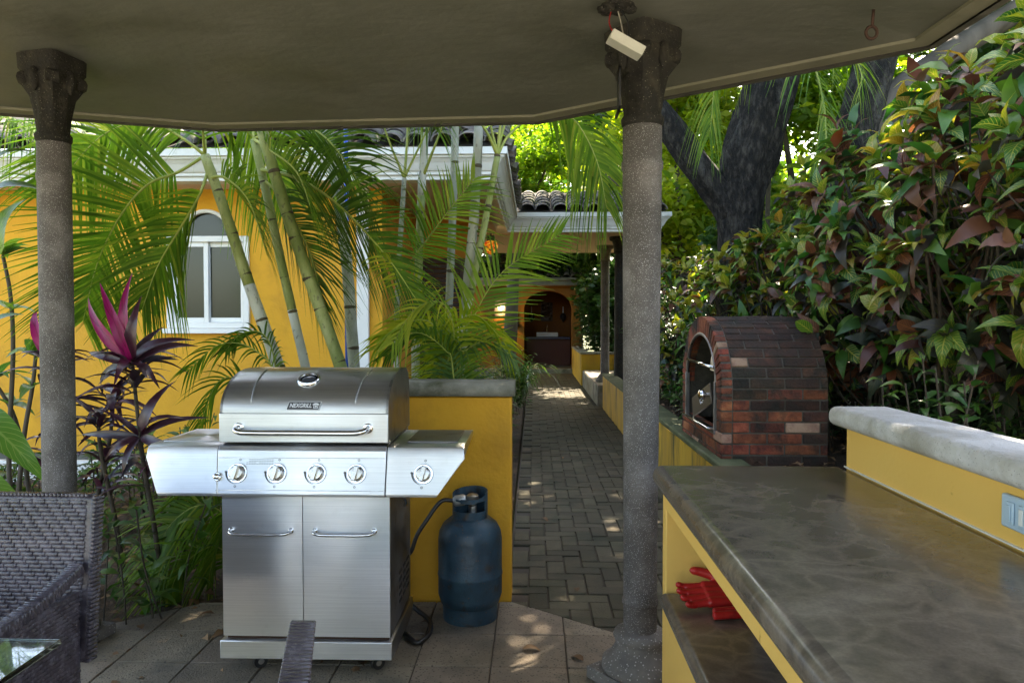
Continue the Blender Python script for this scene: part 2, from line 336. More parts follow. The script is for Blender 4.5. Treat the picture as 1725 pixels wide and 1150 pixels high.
K['ti_magenta'] = leaf_mat('ti_leaf_magenta', [(0, (.28, .010, .11)), (.5, (.40, .015, .15)), (1, (.18, .010, .06))], trans=.3, vein=(.15, .01, .05), vs_=1, nv=2, rough=.35)
K['ti_purple'] = leaf_mat('ti_leaf_purple', [(0, (.035, .012, .022)), (.4, (.07, .018, .035)), (.8, (.035, .03, .045)), (1, (.11, .02, .05))], trans=.15, rough=.3, spec=.6)
K['broad'] = leaf_mat('broad_leaf', [(0, (.04, .13, .025)), (.5, (.075, .20, .03)), (.8, (.16, .28, .04)), (1, (.05, .14, .06))], vein=(.26, .36, .10), vs_=1, nv=12, trans=.35, rough=.33)
K['under'] = leaf_mat('undergrowth_leaf', [(0, (.02, .065, .014)), (.5, (.045, .12, .022)), (.85, (.09, .17, .03)), (1, (.14, .21, .04))], trans=.3, rough=.4)
K['under_dark'] = leaf_mat('undergrowth_leaf_dark', [(0, (.012, .04, .012)), (.6, (.025, .075, .02)), (1, (.05, .11, .025))], trans=.2, rough=.4)
K['far_leaf'] = leaf_mat('tree_leaf', [(0, (.09, .18, .025)), (.4, (.15, .27, .035)), (.8, (.24, .36, .045)), (1, (.34, .42, .06))], trans=.55, rough=.5)
K['far_leaf_yel'] = leaf_mat('tree_leaf_yellow', [(0, (.20, .29, .03)), (.5, (.31, .40, .045)), (1, (.44, .48, .07))], trans=.6, rough=.5)
K['far_leaf_dark'] = leaf_mat('tree_leaf_dark', [(0, (.02, .06, .015)), (.5, (.04, .10, .02)), (1, (.08, .15, .03))], trans=.35, rough=.45)

def trunk_mat(name, stops):
    m, t, N, L = nodes(name); o = N('ShaderNodeOutputMaterial'); b = N('ShaderNodeBsdfPrincipled'); L(b.outputs[0], o.inputs[0])
    v = pos(N, L, (1, 1, .5)); f = noise(N, L, v, 6, 6, .65); c = ramp(N, L, f, stops)
    g = noise(N, L, v, 40, 4); c = mix_(N, L, math_(N, L, 'MULTIPLY', math_(N, L, 'GREATER_THAN', g, .62), .5), c, (.07, .06, .04))
    L(c, b.inputs['Base Color']); b.inputs['Roughness'].default_value = .6
    bn = N('ShaderNodeBump'); bn.inputs['Strength'].default_value = .35; bn.inputs['Distance'].default_value = .01; L(g, bn.inputs['Height']); L(bn.outputs[0], b.inputs['Normal'])
    return m
K['cane_green'] = trunk_mat('palm_cane_green', [(.3, (.13, .19, .045)), (.5, (.24, .29, .09)), (.72, (.42, .44, .22))])
K['cane_grey'] = trunk_mat('palm_cane_grey', [(.3, (.20, .22, .17)), (.5, (.34, .36, .29)), (.72, (.50, .51, .45))])
K['cane_pale'] = trunk_mat('palm_cane_pale', [(.3, (.40, .42, .38)), (.6, (.60, .62, .58)), (.8, (.7, .7, .68))])
K['cane_ring'] = surf('palm_cane_ring', [(.3, (.05, .04, .025)), (.7, (.12, .10, .06))], 12, .9)

def counter_mat():
    m, t, N, L = nodes('polished_stone'); o = N('ShaderNodeOutputMaterial'); b = N('ShaderNodeBsdfPrincipled'); L(b.outputs[0], o.inputs[0])
    v = pos(N, L); n1 = noise(N, L, v, 3.5, 5, .6, .6)
    c = ramp(N, L, n1, [(.3, (.07, .055, .043)), (.5, (.12, .096, .075)), (.72, (.19, .155, .122))])
    vm = N('ShaderNodeVectorMath'); vm.operation = 'ADD'; L(v, vm.inputs[0])
    nn = N('ShaderNodeTexNoise'); nn.inputs['Scale'].default_value = 4; nn.inputs['Detail'].default_value = 4; L(v, nn.inputs['Vector'])
    sc_ = N('ShaderNodeVectorMath'); sc_.operation = 'SCALE'; L(nn.outputs['Color'], sc_.inputs[0]); sc_.inputs['Scale'].default_value = .28; L(sc_.outputs[0], vm.inputs[1])
    vo = N('ShaderNodeTexVoronoi'); vo.feature = 'DISTANCE_TO_EDGE'; vo.inputs['Scale'].default_value = 10.5; L(vm.outputs[0], vo.inputs['Vector'])
    k = N('ShaderNodeMapRange'); L(vo.outputs[0], k.inputs[0]); k.inputs[1].default_value = 0; k.inputs[2].default_value = .19; k.inputs[3].default_value = 1; k.inputs[4].default_value = 0
    k2 = math_(N, L, 'MULTIPLY', k.outputs[0], math_(N, L, 'MULTIPLY', noise(N, L, v, 5, 3), .75))
    c = mix_(N, L, math_(N, L, 'MULTIPLY', k2, .55), c, (.36, .29, .21))
    gr_ = noise(N, L, v, 160, 3, .7); hg = N('ShaderNodeHueSaturation'); L(c, hg.inputs['Color']); L(math_(N, L, 'ADD', math_(N, L, 'MULTIPLY', gr_, .7), .65), hg.inputs['Value']); c = hg.outputs[0]
    L(c, b.inputs['Base Color'])
    r = N('ShaderNodeMapRange'); L(n1, r.inputs[0]); r.inputs[3].default_value = .14; r.inputs[4].default_value = .28; L(r.outputs[0], b.inputs['Roughness'])
    b.inputs['Specular IOR Level'].default_value = .55
    bn = N('ShaderNodeBump'); bn.inputs['Strength'].default_value = .05; bn.inputs['Distance'].default_value = .01; L(noise(N, L, v, 14, 3), bn.inputs['Height']); L(bn.outputs[0], b.inputs['Normal'])
    return m
K['counter'] = counter_mat()

# ------------------------------------------------------------------ ground
g = MB(); n = 40; S = 400
g.add([(-S, -S, -.22), (S, -S, -.22), (S, S, -.22), (-S, S, -.22)], [(0, 1, 2, 3)])
tag(g.build('ground', K['lawn']), kind='structure')
def bed(name, x0, x1, y0, y1, z, nx, ny, amp, mat, hole=None):
    m = MB(); vv = []
    for j in range(ny+1):
        for i in range(nx+1):
            vv.append((x0+(x1-x0)*i/nx, y0+(y1-y0)*j/ny, z + random.uniform(-amp, amp)))
    ff = [(j*(nx+1)+i, j*(nx+1)+i+1, (j+1)*(nx+1)+i+1, (j+1)*(nx+1)+i) for j in range(ny) for i in range(nx)]
    m.add(vv, ff); return tag(m.build(name, mat, smooth=True), kind='structure')
bed('garden_soil', -9, -.16, 2.0, 18.5, -.06, 60, 110, .025, K['soil'])
bed('raised_garden_soil', 1.2, 9, 1.2, 11.6, .47, 70, 90, .04, K['soil'])
bed('garden_soil', 2.3, 12, 11.6, 26, .30, 40, 50, .04, K['soil'])

m = MB(); m.box((-12, -14, -.3), (10, -.95, -.03)); tag(m.build('bounce_patio', surf('pale_bounce_patio', [(.3, (.42, .40, .37)), (.7, (.56, .54, .50))], 2, .8, bump=.3)), kind='structure')  # unseen pale paving added behind the camera to bounce light and brighten steel
# ------------------------------------------------------------------ gazebo floor tiles and brick path
FL = [(-1.62, 3.53), (-.11, 3.585), (1.35, 2.5), (1.4, .6), (.4, -.7), (-1.6, -.8), (-3.1, .5), (-3.0, 2.35)]   # clockwise
m = MB(); m.prism([(x, y, -.2) for x, y in FL[::-1]], (0, 0, .194)); floor = tag(m.build('floor', K['grout']), kind='structure')
P_ = .3055; gx0, gy0 = -1.70, 2.90
for i in range(-5, 11):
    for j in range(-12, 4):
        q = [(gx0+i*P_+.003, gy0+j*P_+.003), (gx0+(i+1)*P_-.003, gy0+j*P_+.003), (gx0+(i+1)*P_-.003, gy0+(j+1)*P_-.003), (gx0+i*P_+.003, gy0+(j+1)*P_-.003)]
        for k in range(8):
            q = clip(q, FL[(k+1) % 8], FL[k])
            if len(q) < 3: break
        if len(q) < 3 or area(q) < .0006: continue
        m = MB(); dz = random.uniform(-.0015, .0015); m.prism([(x, y, -.02) for x, y in q], (0, 0, .02+dz))
        t_ = m.build('tile', K['tile'], floor, bevel=.0025, seg=1)

m = MB(); m.box((-.14, 2.3, -.3), (1.1, 19.3, -.012)); path = tag(m.build('path', K['grout']), kind='structure')
U = .1; near = 0; rest = MB()
bricks = []
for i in range(0, 13):
    for j in range(-15, 165):
        k = (i - j) % 4; x = -.13 + i*U; y = 3.7 + j*U
        if k == 0: q = (x, y, x+2*U, y+U)
        elif k == 2: q = (x, y-U, x+U, y+U)
        else: continue
        bricks.append(q)
bricks.sort(key=lambda q: q[1])
for (x0, y0, x1, y1) in bricks:
    x1 = min(x1, 1.085); gq = .0035
    if x1 - x0 < .02: continue
    q = [(x0+gq, y0+gq), (x1-gq, y0+gq), (x1-gq, y1-gq), (x0+gq, y1-gq)]
    q = clip(q, FL[1], FL[2])
    if len(q) < 3 or area(q) < .0006: continue
    if y0 < 2.45 and x0 < 1.2 and y1 < 2.5: continue
    dz = random.uniform(-.003, .003); ti = [random.uniform(-.002, .002) for _ in q]
    if near < 300:
        mm = MB(); mm.prism([(x, y, -.03) for x, y in q], (0, 0, .03+dz)); mm.v[len(q):] = [(a, b, c+tt) for (a, b, c), tt in zip(mm.v[len(q):], ti)]
        mm.build('paver', K['paver'], path, bevel=.004, seg=1); near += 1
    else:
        rest.prism([(x, y, -.03) for x, y in q], (0, 0, .03+dz))
tag(rest.build('paver_field', K['paver'], path), kind='stuff')

# ------------------------------------------------------------------ gazebo: roof, ceiling, columns
H0 = 2.42
RF = [(-3.35, 3.41), (-1.72, 3.99), (.016, 3.886), (1.491, 2.867), (1.56, 1.1), (.7, -.8), (-1.7, -1.0), (-3.7, .6)]   # clockwise
gz = thing('gazebo', 'octagonal garden shelter with plastered grey ceiling on dark stone columns', 'gazebo', (-1, 1.5, 0))
def inset(poly, d):
    n = len(poly); out = []
    for i in range(n):
        p0, p1, p2 = Vector(poly[i-1]), Vector(poly[i]), Vector(poly[(i+1) % n])
        d1 = (p1-p0).normalized(); d2 = (p2-p1).normalized(); n1 = Vector((d1.y, -d1.x)); n2 = Vector((d2.y, -d2.x))
        mm = (n1+n2).normalized(); mm = mm / mm.dot(n1); out.append((p1.x+mm.x*d, p1.y+mm.y*d))
    return out
IN = inset(RF, .07)
APX = (-1.0, 1.5, H0+.17)
m = MB(); m.add([(x, y, H0+.016) for x, y in IN] + [APX], [(i, (i+1) % 8, 8) for i in range(8)])
for a in range(8):
    pass
ce = m.build('ceiling', K['ceiling'], gz)
sb = ce.modifiers.new('sub', 'SUBSURF'); sb.subdivision_type = 'SIMPLE'; sb.levels = 0; sb.render_levels = 0
m = MB()
m.add([(x, y, H0) for x, y in RF] + [(x, y, H0+.004) for x, y in IN] + [(x, y, H0+.018) for x, y in IN], [(i, (i+1) % 8, 8+(i+1) % 8, 8+i) for i in range(8)] + [(8+i, 8+(i+1) % 8, 16+(i+1) % 8, 16+i) for i in range(8)])
m.build('rim', K['rim'], gz)
m = MB(); OUT = inset(RF, -.03)
m.add([(x, y, H0-.008) for x, y in RF] + [(x, y, H0-.008) for x, y in OUT] + [(x, y, H0+.16) for x, y in OUT] + [(-1, 1.5, 3.7)],
      [(i, (i+1) % 8, 8+(i+1) % 8, 8+i) for i in range(8)] + [(8+i, 8+(i+1) % 8, 16+(i+1) % 8, 16+i) for i in range(8)] + [(16+i, 16+(i+1) % 8, 24) for i in range(8)])
m.build('roof', K['fascia'], gz)

def capital_mesh(topz, rz, s):
    m = MB(); M_ = Matrix.Rotation(rz, 4, 'Z')
    zt = topz
    # bell, round below to square above
    prof = [(.0, -.36, .080, 0), (.0, -.345, .098, 0), (0, -.325, .100, 0), (0, -.31, .086, 0), (0, -.24, .088, .15), (0, -.17, .098, .45), (0, -.13, .118, .8), (0, -.09, .13, .95), (0, -.075, .122, 1), (0, -.06, .135, 1), (0, .0, .138, 1)]
    n = 32; vv = []
    for _, dz, r, sq in prof:
        for j in range(n):
            a = 2*math.pi*j/n; ca, sa = math.cos(a), math.sin(a)
            rs = r / max(abs(ca), abs(sa)); rs = min(rs, r*1.3); q = r*(1-sq) + rs*sq
            if -.3 < dz < -.1: q *= 1 + .07*math.cos(8*a) * (1 if dz > -.28 else .4)
            vv.append(M_ @ Vector((ca*q*s, sa*q*s, zt+dz)))
    k = len(prof)
    m.add(vv, [(i*n+j, i*n+(j+1) % n, (i+1)*n+(j+1) % n, (i+1)*n+j) for i in range(k-1) for j in range(n)] + [tuple(range((k-1)*n, k*n))])
    # corner volutes and leaf bumps
    for c in range(4):
        a = math.pi/4 + c*math.pi/2
        ctr = M_ @ Vector((math.cos(a)*.146*s, math.sin(a)*.146*s, zt-.10)); ax = M_ @ Vector((-math.sin(a), math.cos(a), 0))
        m.tube([ctr - ax*.028, ctr - ax*.024, ctr + ax*.024, ctr + ax*.028], [.014, .025, .025, .014], 10)
        b_ = c*math.pi/2; ctr = M_ @ Vector((math.cos(b_)*.128*s, math.sin(b_)*.128*s, zt-.10))
        m.lathe([(.004, -.06), (.016, -.04), (.022, 0), (.017, .03), (.004, .04)], ctr, 8)
    return m
def gazebo_column(x, y, r_top, r_bot, topz, rz, s=1.0, proto=None):
    m = MB(); zb = .20; zt = topz - .355
    prof = [(r_bot*1.0, zb), (r_bot*1.02, zb+.1), (r_bot*1.09, zb+.105), (r_bot*1.09, zb+.118), (r_bot*1.02, zb+.124)]
    for k in range(1, 12): prof.append((r_bot+(r_top-r_bot)*k/12, zb+.124+(zt-zb-.3)*k/12))
    prof += [(r_top, zt-.16), (r_top*1.06, zt-.155), (r_top*1.06, zt-.13), (r_top, zt-.125), (r_top, zt)]
    c = m; c.lathe(prof, (x, y, 0), 36)
    sh = c.build('column', K['column'], gz, smooth='auto', ang=50)
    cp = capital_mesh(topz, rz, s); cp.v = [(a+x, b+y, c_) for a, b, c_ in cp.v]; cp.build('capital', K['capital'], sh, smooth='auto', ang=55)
    b = MB(); b.lathe([(.135, .045), (.146, .06), (.143, .085), (.122, .10), (.103, .125), (.09, .15), (.096, .165), (.102, .18), (.096, .195), (.078, .203)], (x, y, 0), 32)
    Mx = Matrix.Translation((x, y, 0)) @ Matrix.Rotation(rz, 4, 'Z'); b.box((-.145, -.145, .0), (.145, .145, .048), mat=Mx)
    b.build('base', K['base'], sh, bevel=.006, seg=2, ang=50)
    return sh
gazebo_column(-2.02, 3.06, .064, .065, 2.478, R(-12), .70)
gazebo_column(.405, 2.80, .073, .0625, 2.458, R(38), .80)
gazebo_column(.95, .35, .082, .08, 2.46, R(20), .8)
gazebo_column(-2.9, 1.2, .082, .08, 2.46, R(10), .8)
gazebo_column(-1.2, -.55, .082, .08, 2.45, R(0), .8)

# fixtures on the ceiling
hook = thing('ceiling_hook', 'rusty iron eye hook hanging under the shelter ceiling edge', 'hook', (1.19, 2.62, 2.43))
m = MB(); c0 = Vector((1.165, 2.60, 0)); m.tube([c0+Vector((0, 0, 2.447)), c0+Vector((-.004, 0, 2.39))], .0055, 8); m.build('shank', K['rust'], hook, smooth=True)
m = MB(); m.tube([c0+Vector((-.006+.019*math.sin(a), 0, 2.369-.021*math.cos(a))) for a in [2*math.pi*k/18+math.pi for k in range(19)]], .0055, 8); m.build('eye', K['rust'], hook, smooth=True)
m = MB(); m.lathe([(.006, 0), (.02, .004), (.05, .012), (.06, .02)], (.285, 2.575, 2.440), 14, caps=True)
for k in range(9):
    a = random.uniform(0, 6.28); r = random.uniform(.02, .055); m.lathe([(.003, 0), (.02, .006), (.024, .02)], (.285+r*math.cos(a)*1.1, 2.575+r*math.sin(a)*.6, 2.437), 7)
tag(m.build('broken_plaster_hole', K['capital'], smooth=True), 'ragged dark hole broken in the ceiling plaster with wires', 'hole')
bx_ = thing('junction_box', 'white plastic light housing dangling from ceiling wires beside a capital', 'light fitting', (.35, 2.55, 2.28))
Mx = Matrix.Translation((.305, 2.50, 2.30)) @ Euler((0, R(27), R(8))).to_matrix().to_4x4()
m = MB(); m.box((-.062, -.03, -.017), (.062, .03, .017), mat=Mx); hb = m.build('housing', surf('yellowed_plastic', [(.3, (.5, .48, .40)), (.7, (.62, .60, .52))], 9, .5), bx_, bevel=.003)
for dx, cc in ((-.02, (.35, .02, .02)), (0, (.4, .36, .3)), (.012, (.02, .02, .02))):
    m = MB(); m.tube(bez([(.285+dx, 2.575, 2.45), (.295+dx*2, 2.55, 2.39), (.30+dx, 2.50, 2.315)], 10), .0022, 6); m.build('wire', plain('wire', cc, .5), bx_, smooth=True)
m = MB(); m.box((.02, -.02, .0175), (.026, .02, .019), mat=Mx); m.build('screw_tab', K['ink'], bx_)
br = MB()
for q in (((.300, 2.655, 2.13), (.308, 2.70, 2.285)), ((.300, 2.70, 2.13), (.308, 2.715, 2.285))): br.box(*q)
br.box((.300, 2.655, 2.27), (.308, 2.78, 2.285)); br.box((.300, 2.655, 2.13), (.308, 2.78, 2.145))
tag(br.build('iron_bracket', K['black'], bevel=.002, seg=1), 'small black iron bracket fixed to the column below its capital', 'bracket')

# ------------------------------------------------------------------ house with tiled eaves and covered walkway
house = thing('house', 'yellow garden house with white moulded eaves, clay tile roof and white window', 'house', (-3.5, 7.5, 0))
WY = 6.9
def wall_with_opening(x0, x1, z0, z1, ox0, ox1, oz0, top, y0, y1, mat):
    m = MB()
    m.box((x0, y0, z0), (ox0, y1, z1)); m.box((ox1, y0, z0), (x1, y1, z1)); m.box((ox0, y0, z0), (ox1, y1, oz0))
    n = 20
    for k in range(n):
        a = ox0+(ox1-ox0)*k/n; b = ox0+(ox1-ox0)*(k+1)/n
        za, zb = top(a), top(b)
        if max(za, zb) >= z1-.002: continue
        m.add([(a, y0, za), (b, y0, zb), (b, y0, z1), (a, y0, z1), (a, y1, za), (b, y1, zb), (b, y1, z1), (a, y1, z1)], [(0, 1, 2, 3), (5, 4, 7, 6), (0, 4, 5, 1)])
    return m
wx0, wx1, wz0, wz1 = -3.478, -2.688, 1.308, 2.176
acx, ar = (-3.34-2.87)/2, .235
def archtop(x):
    d = abs(x-acx); return 2.165 + (math.sqrt(max(0, ar*ar-d*d)) if d < ar else 0)
m = wall_with_opening(-9, -1.43, .12, 2.8, wx0, wx1, wz0, archtop, WY, WY+.2, K['yellow']); m.build('wall', K['yellow'], house)
m = MB(); m.box((-9, WY+.06, -.3), (-1.53, WY+.2, .118)); m.build('plinth', K['cornice_old'], house)
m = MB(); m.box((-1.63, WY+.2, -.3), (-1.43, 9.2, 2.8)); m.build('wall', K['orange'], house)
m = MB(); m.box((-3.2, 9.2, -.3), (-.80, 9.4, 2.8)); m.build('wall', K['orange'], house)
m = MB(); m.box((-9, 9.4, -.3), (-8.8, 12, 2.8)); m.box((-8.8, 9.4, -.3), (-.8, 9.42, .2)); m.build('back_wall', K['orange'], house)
m = MB(); m.box((-1.66, WY-.05, -.1), (-1.55, WY-.004, 2.62)); m.build('corner_trim', K['white'], house, bevel=.004)
# window: outer frame, sashes, panes, lunette
win = MB()
fr = .055; yw = WY-.03
for (a, b, c, d) in ((wx0, wz0, wx0+fr, wz1), (wx1-fr, wz0, wx1, wz1), (wx0+fr, wz0, wx1-fr, wz0+fr), (wx0+fr, wz1-fr, wx1-fr, wz1)):
    win.box((a, yw, b), (c, WY+.08, d))
wo = win.build('window', K['white'], house, bevel=.004, seg=1)
mx_ = (wx0+wx1)/2 - .02
for i, (a, b) in enumerate(((wx0+fr, mx_+.02), (mx_-.02, wx1-fr))):
    s_ = MB(); y_ = WY-.005 + i*.03; q = .045
    for (x0, z0, x1, z1) in ((a, wz0+fr, a+q, wz1-fr), (b-q, wz0+fr, b, wz1-fr), (a+q, wz0+fr, b-q, wz0+fr+q), (a+q, wz1-fr-q, b-q, wz1-fr)):
        s_.box((x0, y_, z0), (x1, y_+.028, z1))
    s_.build('sash', K['white'], wo, bevel=.003, seg=1)
    s_ = MB(); s_.box((a+q-.004, y_+.012, wz0+fr+q-.004), (b-q+.004, y_+.018, wz1-fr-q+.004)); s_.build('pane', K['pane'], wo)
s_ = MB(); s_.box((wx0-.03, WY-.06, wz0-.05), (wx1+.03, WY+.05, wz0-.002)); s_.build('sill', K['white'], wo, bevel=.006)
s_ = MB(); s_.sweep([(0, 0)], [(0, 0), (1, 0)]) if False else None
arc = [(acx+(ar+.0)*math.cos(a), 0, 2.18+(ar+.0)*math.sin(a)) for a in [math.pi*k/24 for k in range(25)]]
s_.tube([(x, WY+.01, z) for x, _, z in arc], .022, 6); s_.build('arch_trim', K['white'], wo, smooth=True)
s_ = MB(); s_.prism([(x, WY+.05, z) for x, _, z in arc], (0, .01, 0)); s_.build('lunette_pane', K['pane'], wo)
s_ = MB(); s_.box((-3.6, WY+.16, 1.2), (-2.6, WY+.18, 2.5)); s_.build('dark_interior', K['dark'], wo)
# lattice vent under the wall
lt = thing('lattice_panel', 'white crossed lattice panel below the yellow house wall', 'lattice', (-5, 6.5, -.2))
m = MB(); z0, z1 = -.16, .09
x0, x1 = -6.6, -3.45
for s_ in (1, -1):
    x = x0
    while x < x1:
        h_ = z1-z0; w2 = .011
        m.prism([(x-w2, 6.5+.006*s_, z0), (x+w2, 6.5+.006*s_, z0), (x+w2+s_*h_, 6.5+.006*s_, z1), (x-w2+s_*h_, 6.5+.006*s_, z1)], (0, .006, 0)); x += .052
m.build('slat_lattice', K['white'], lt); tag(bpy.data.objects['slat_lattice'], kind='stuff')
m = MB(); m.box((x0-.3, 6.485, z1), (x1+.3, 6.525, z1+.03)); m.box((x0-.3, 6.485, z0-.05), (x1+.3, 6.525, z0)); m.build('frame', K['white'], lt)
# eave cornice running along the house, back, and across the path
prof = [(.10, 2.60), (.10, 2.63), (.125, 2.64), (.125, 2.665), (.14, 2.67), (.15, 2.685), (.175, 2.73), (.20, 2.76), (.215, 2.77), (.215, 2.785), (.24, 2.79), (.24, 2.85), (-.05, 2.85), (-.05, 2.60)]
CP = [(-9, 6.50), (-.47, 6.50), (-.47, 10.30), (1.62, 10.30), (1.62, 14.0)]
m = MB(); m.sweep(prof, CP); m.build('cornice', K['cornice'], house)
m = MB()
m.add([(-9, 6.6, 2.615), (-.5, 6.6, 2.615), (-.5, 14, 2.66), (-9, 14, 2.66)], [(0, 1, 2, 3)]); m.add([(-.5, 10.36, 2.64), (1.6, 10.36, 2.64), (1.6, 14, 2.66), (-.5, 14, 2.66)], [(0, 1, 2, 3)])
m.build('walkway_ceiling', K['soffit'], house)
# roof beds
m = MB()
sl_ = .42
m.add([(-9, 6.27, 2.86), (-.24, 6.27, 2.86), (-3.2, 9.2, 2.86+2.93*sl_), (-9, 9.2, 2.86+2.93*sl_)], [(0, 1, 2, 3)])
m.add([(-.24, 6.27, 2.86), (-.24, 10.1, 2.86), (-3.2, 12.1, 2.86+2.93*sl_), (-3.2, 9.2, 2.86+2.93*sl_)], [(0, 1, 2, 3)])
m.add([(-1.2, 10.05, 2.86), (1.8, 10.05, 2.86), (1.8, 12.0, 2.86+1.95*.30), (-1.2, 12.0, 2.86+1.95*.30)], [(0, 1, 2, 3)])
m.add([(-1.2, 12.0, 2.86+1.95*.30), (1.8, 12.0, 2.86+1.95*.30), (1.8, 14.1, 2.86), (-1.2, 14.1, 2.86)], [(0, 1, 2, 3)])
roof = m.build('roof', K['roofbed'], house)
def tile_mesh():
    m = MB(); n = 7; vv = []
    for L_, r in ((0, .108), (.40, .092)):
        for th in (0, .014):
            for k in range(n+1):
                a = math.pi*k/n; vv.append((-(r-th)*math.cos(a), L_, (r-th)*.72*math.sin(a)))
    w_ = n+1; ff = []
    for k in range(n):
        ff += [(k, k+1, 2*w_+k+1, 2*w_+k), (w_+k+1, w_+k, 3*w_+k, 3*w_+k+1), (k+1, k, w_+k, w_+k+1), (2*w_+k, 2*w_+k+1, 3*w_+k+1, 3*w_+k)]
    m.add(vv, ff); return m
tm = tile_mesh()
def lay_tiles(org, ax, up, nc, nr, pitch=.225, expo=.27):
    ax = Vector(ax).normalized(); up = Vector(up).normalized(); nn = ax.cross(up).normalized()
    first = None
    B = Matrix((ax, up, nn)).transposed().to_4x4()
    for r_ in range(nr):
        for c in range(nc):
            p = Vector(org) + ax*(c*pitch + random.uniform(-.012, .012)) + up*(r_*expo - .03 + random.uniform(-.02, .02)) + nn*(.012 + .0*r_)
            M_ = B @ Matrix.Rotation(R(random.uniform(-2, 2)), 4, 'Z') @ Matrix.Rotation(R(-2.5), 4, 'X')
            if first is None:
                mm = MB(); mm.v = list(tm.v); mm.f = list(tm.f); mm.m = list(tm.m); mm.uv = list(tm.uv)
                ob = mm.build('roof_tile', K['rooftile'], None, smooth=True)
                # origin back to the tile's own frame
                off = Vector(ob.location); me = ob.data; me.transform(Matrix.Translation(off)); ob.location = (0, 0, 0)
                first = ob; ob.matrix_basis = Matrix.Translation(p) @ M_; set_parent(ob, roof)
            else:
                o = first.copy(); col.objects.link(o); o.parent = None; o.matrix_parent_inverse = Matrix(); o.matrix_basis = Matrix.Translation(p) @ M_; set_parent(o, roof)
lay_tiles((-7.3, 6.24, 2.88), (1, 0, 0), (0, 1, sl_), 32, 4)
lay_tiles((-.22, 6.5, 2.88), (0, 1, 0), (-1, 0, sl_), 16, 3)
lay_tiles((-.1, 10.04, 2.875), (1, 0, 0), (0, 1, .30), 9, 6)
# louvred door in the porch wall
dr = MB(); dr.box((-1.42, 9.12, -.05), (-1.36, 9.198, 2.15)); dr.box((-.92, 9.12, -.05), (-.86, 9.198, 2.15)); dr.box((-1.36, 9.12, 2.09), (-.92, 9.198, 2.15))
do = dr.build('door', plain('dark_wood', (.045, .02, .012), .5), house)
for k in range(34):
    mm = MB(); z = .05+k*.06; mm.box((-1.36, 9.15, z), (-.92, 9.16, z+.05), mat=Matrix.Translation((0, 0, 0))); mm.build('slat', K['dark'] if k % 7 == 0 else bpy.data.materials['dark_wood'], do)
# columns of the walkway
def slim_column(x, y, z0, z1, r, mat, cap):
    m = MB(); m.lathe([(r*1.02, z0+.14), (r, z0+.4), (r*.96, z1-.26)], (x, y, 0), 20); c = m.build('column', mat, house, smooth='auto')
    m = MB(); m.lathe([(r*1.15, z1-.262), (r*1.3, z1-.25), (r*1.1, z1-.235), (r*1.15, z1-.15), (r*1.45, z1-.07), (r*1.9, z1-.055), (r*1.95, z1-.002)], (x, y, 0), 16); m.build('capital', cap, c, smooth='auto')
    m = MB(); m.lathe([(r*2.1, z0), (r*2.1, z0+.05), (r*1.8, z0+.06), (r*1.5, z0+.11), (r*1.2, z0+.141)], (x, y, 0), 16); m.build('base', cap, c, smooth='auto')
slim_column(1.205, 12.6, .33, 2.655, .075, K['column'], K['base'])
slim_column(1.30, 11.25, .33, 2.65, .085, K['capital'], K['capital'])
# terrace slab behind the retaining wall's end
m = MB(); m.box((1.02, 11.9, -.2), (2.6, 15.6, .326)); tr_ = tag(m.build('terrace', K['stone_cap'], bevel=.015), kind='structure')
for i in range(4):
    for j in range(9):
        mm = MB(); mm.box((1.03+i*.4, 11.92+j*.4, .326), (1.42+i*.4, 12.31+j*.4, .338)); mm.build('tile', K['tile'], tr_)
# hanging mosaic lamp
lamp = thing('hanging_mosaic_lamp', 'round red and yellow mosaic glass lamp hanging under the walkway ceiling', 'lamp', (-.63, 10.7, 2.3))
def mosaic():
    m, t, N, L = nodes('mosaic_glass'); o = N('ShaderNodeOutputMaterial'); b = N('ShaderNodeBsdfPrincipled'); L(b.outputs[0], o.inputs[0])
    vo = N('ShaderNodeTexVoronoi'); vo.inputs['Scale'].default_value = 42; L(pos(N, L), vo.inputs['Vector'])
    wn = N('ShaderNodeTexWhiteNoise'); L(vo.outputs['Position'], wn.inputs['Vector'])
    c = ramp(N, L, wn.outputs[0], [(0, (.55, .02, .01)), (.35, (.75, .12, .01)), (.6, (.85, .45, .03)), (.9, (.8, .6, .1)), (1, (.04, .02, .02))])
    L(c, b.inputs['Base Color']); L(c, b.inputs['Emission Color']); b.inputs['Emission Strength'].default_value = .08; b.inputs['Roughness'].default_value = .15
    return m
lc = (-.63, 10.7, 0)
m = MB(); m.lathe([(.008, 2.335), (.03, 2.345), (.075, 2.385), (.105, 2.44), (.105, 2.475), (.085, 2.515), (.055, 2.535)], lc, 24); m.build('globe', mosaic(), lamp, smooth=True)
m = MB(); m.lathe([(.06, 2.535), (.062, 2.60), (.05, 2.61), (.01, 2.615), (.008, 2.655)], lc, 16); m.build('holder', K['black'], lamp, smooth='auto')
m = MB(); m.lathe([(.002, 2.30), (.012, 2.32), (.01, 2.336)], lc, 10); m.build('finial', K['brass'], lamp, smooth=True)
# blue conduit pole between the palms and the eave
m = MB(); m.tube([(-1.47, 5.75, -.1), (-1.47, 5.75, 3.3)], .017, 10); tag(m.build('blue_pole', plain('blue_paint', (.01, .06, .30), .45), smooth=True), 'slim blue metal pole rising past the house eave', 'pole')

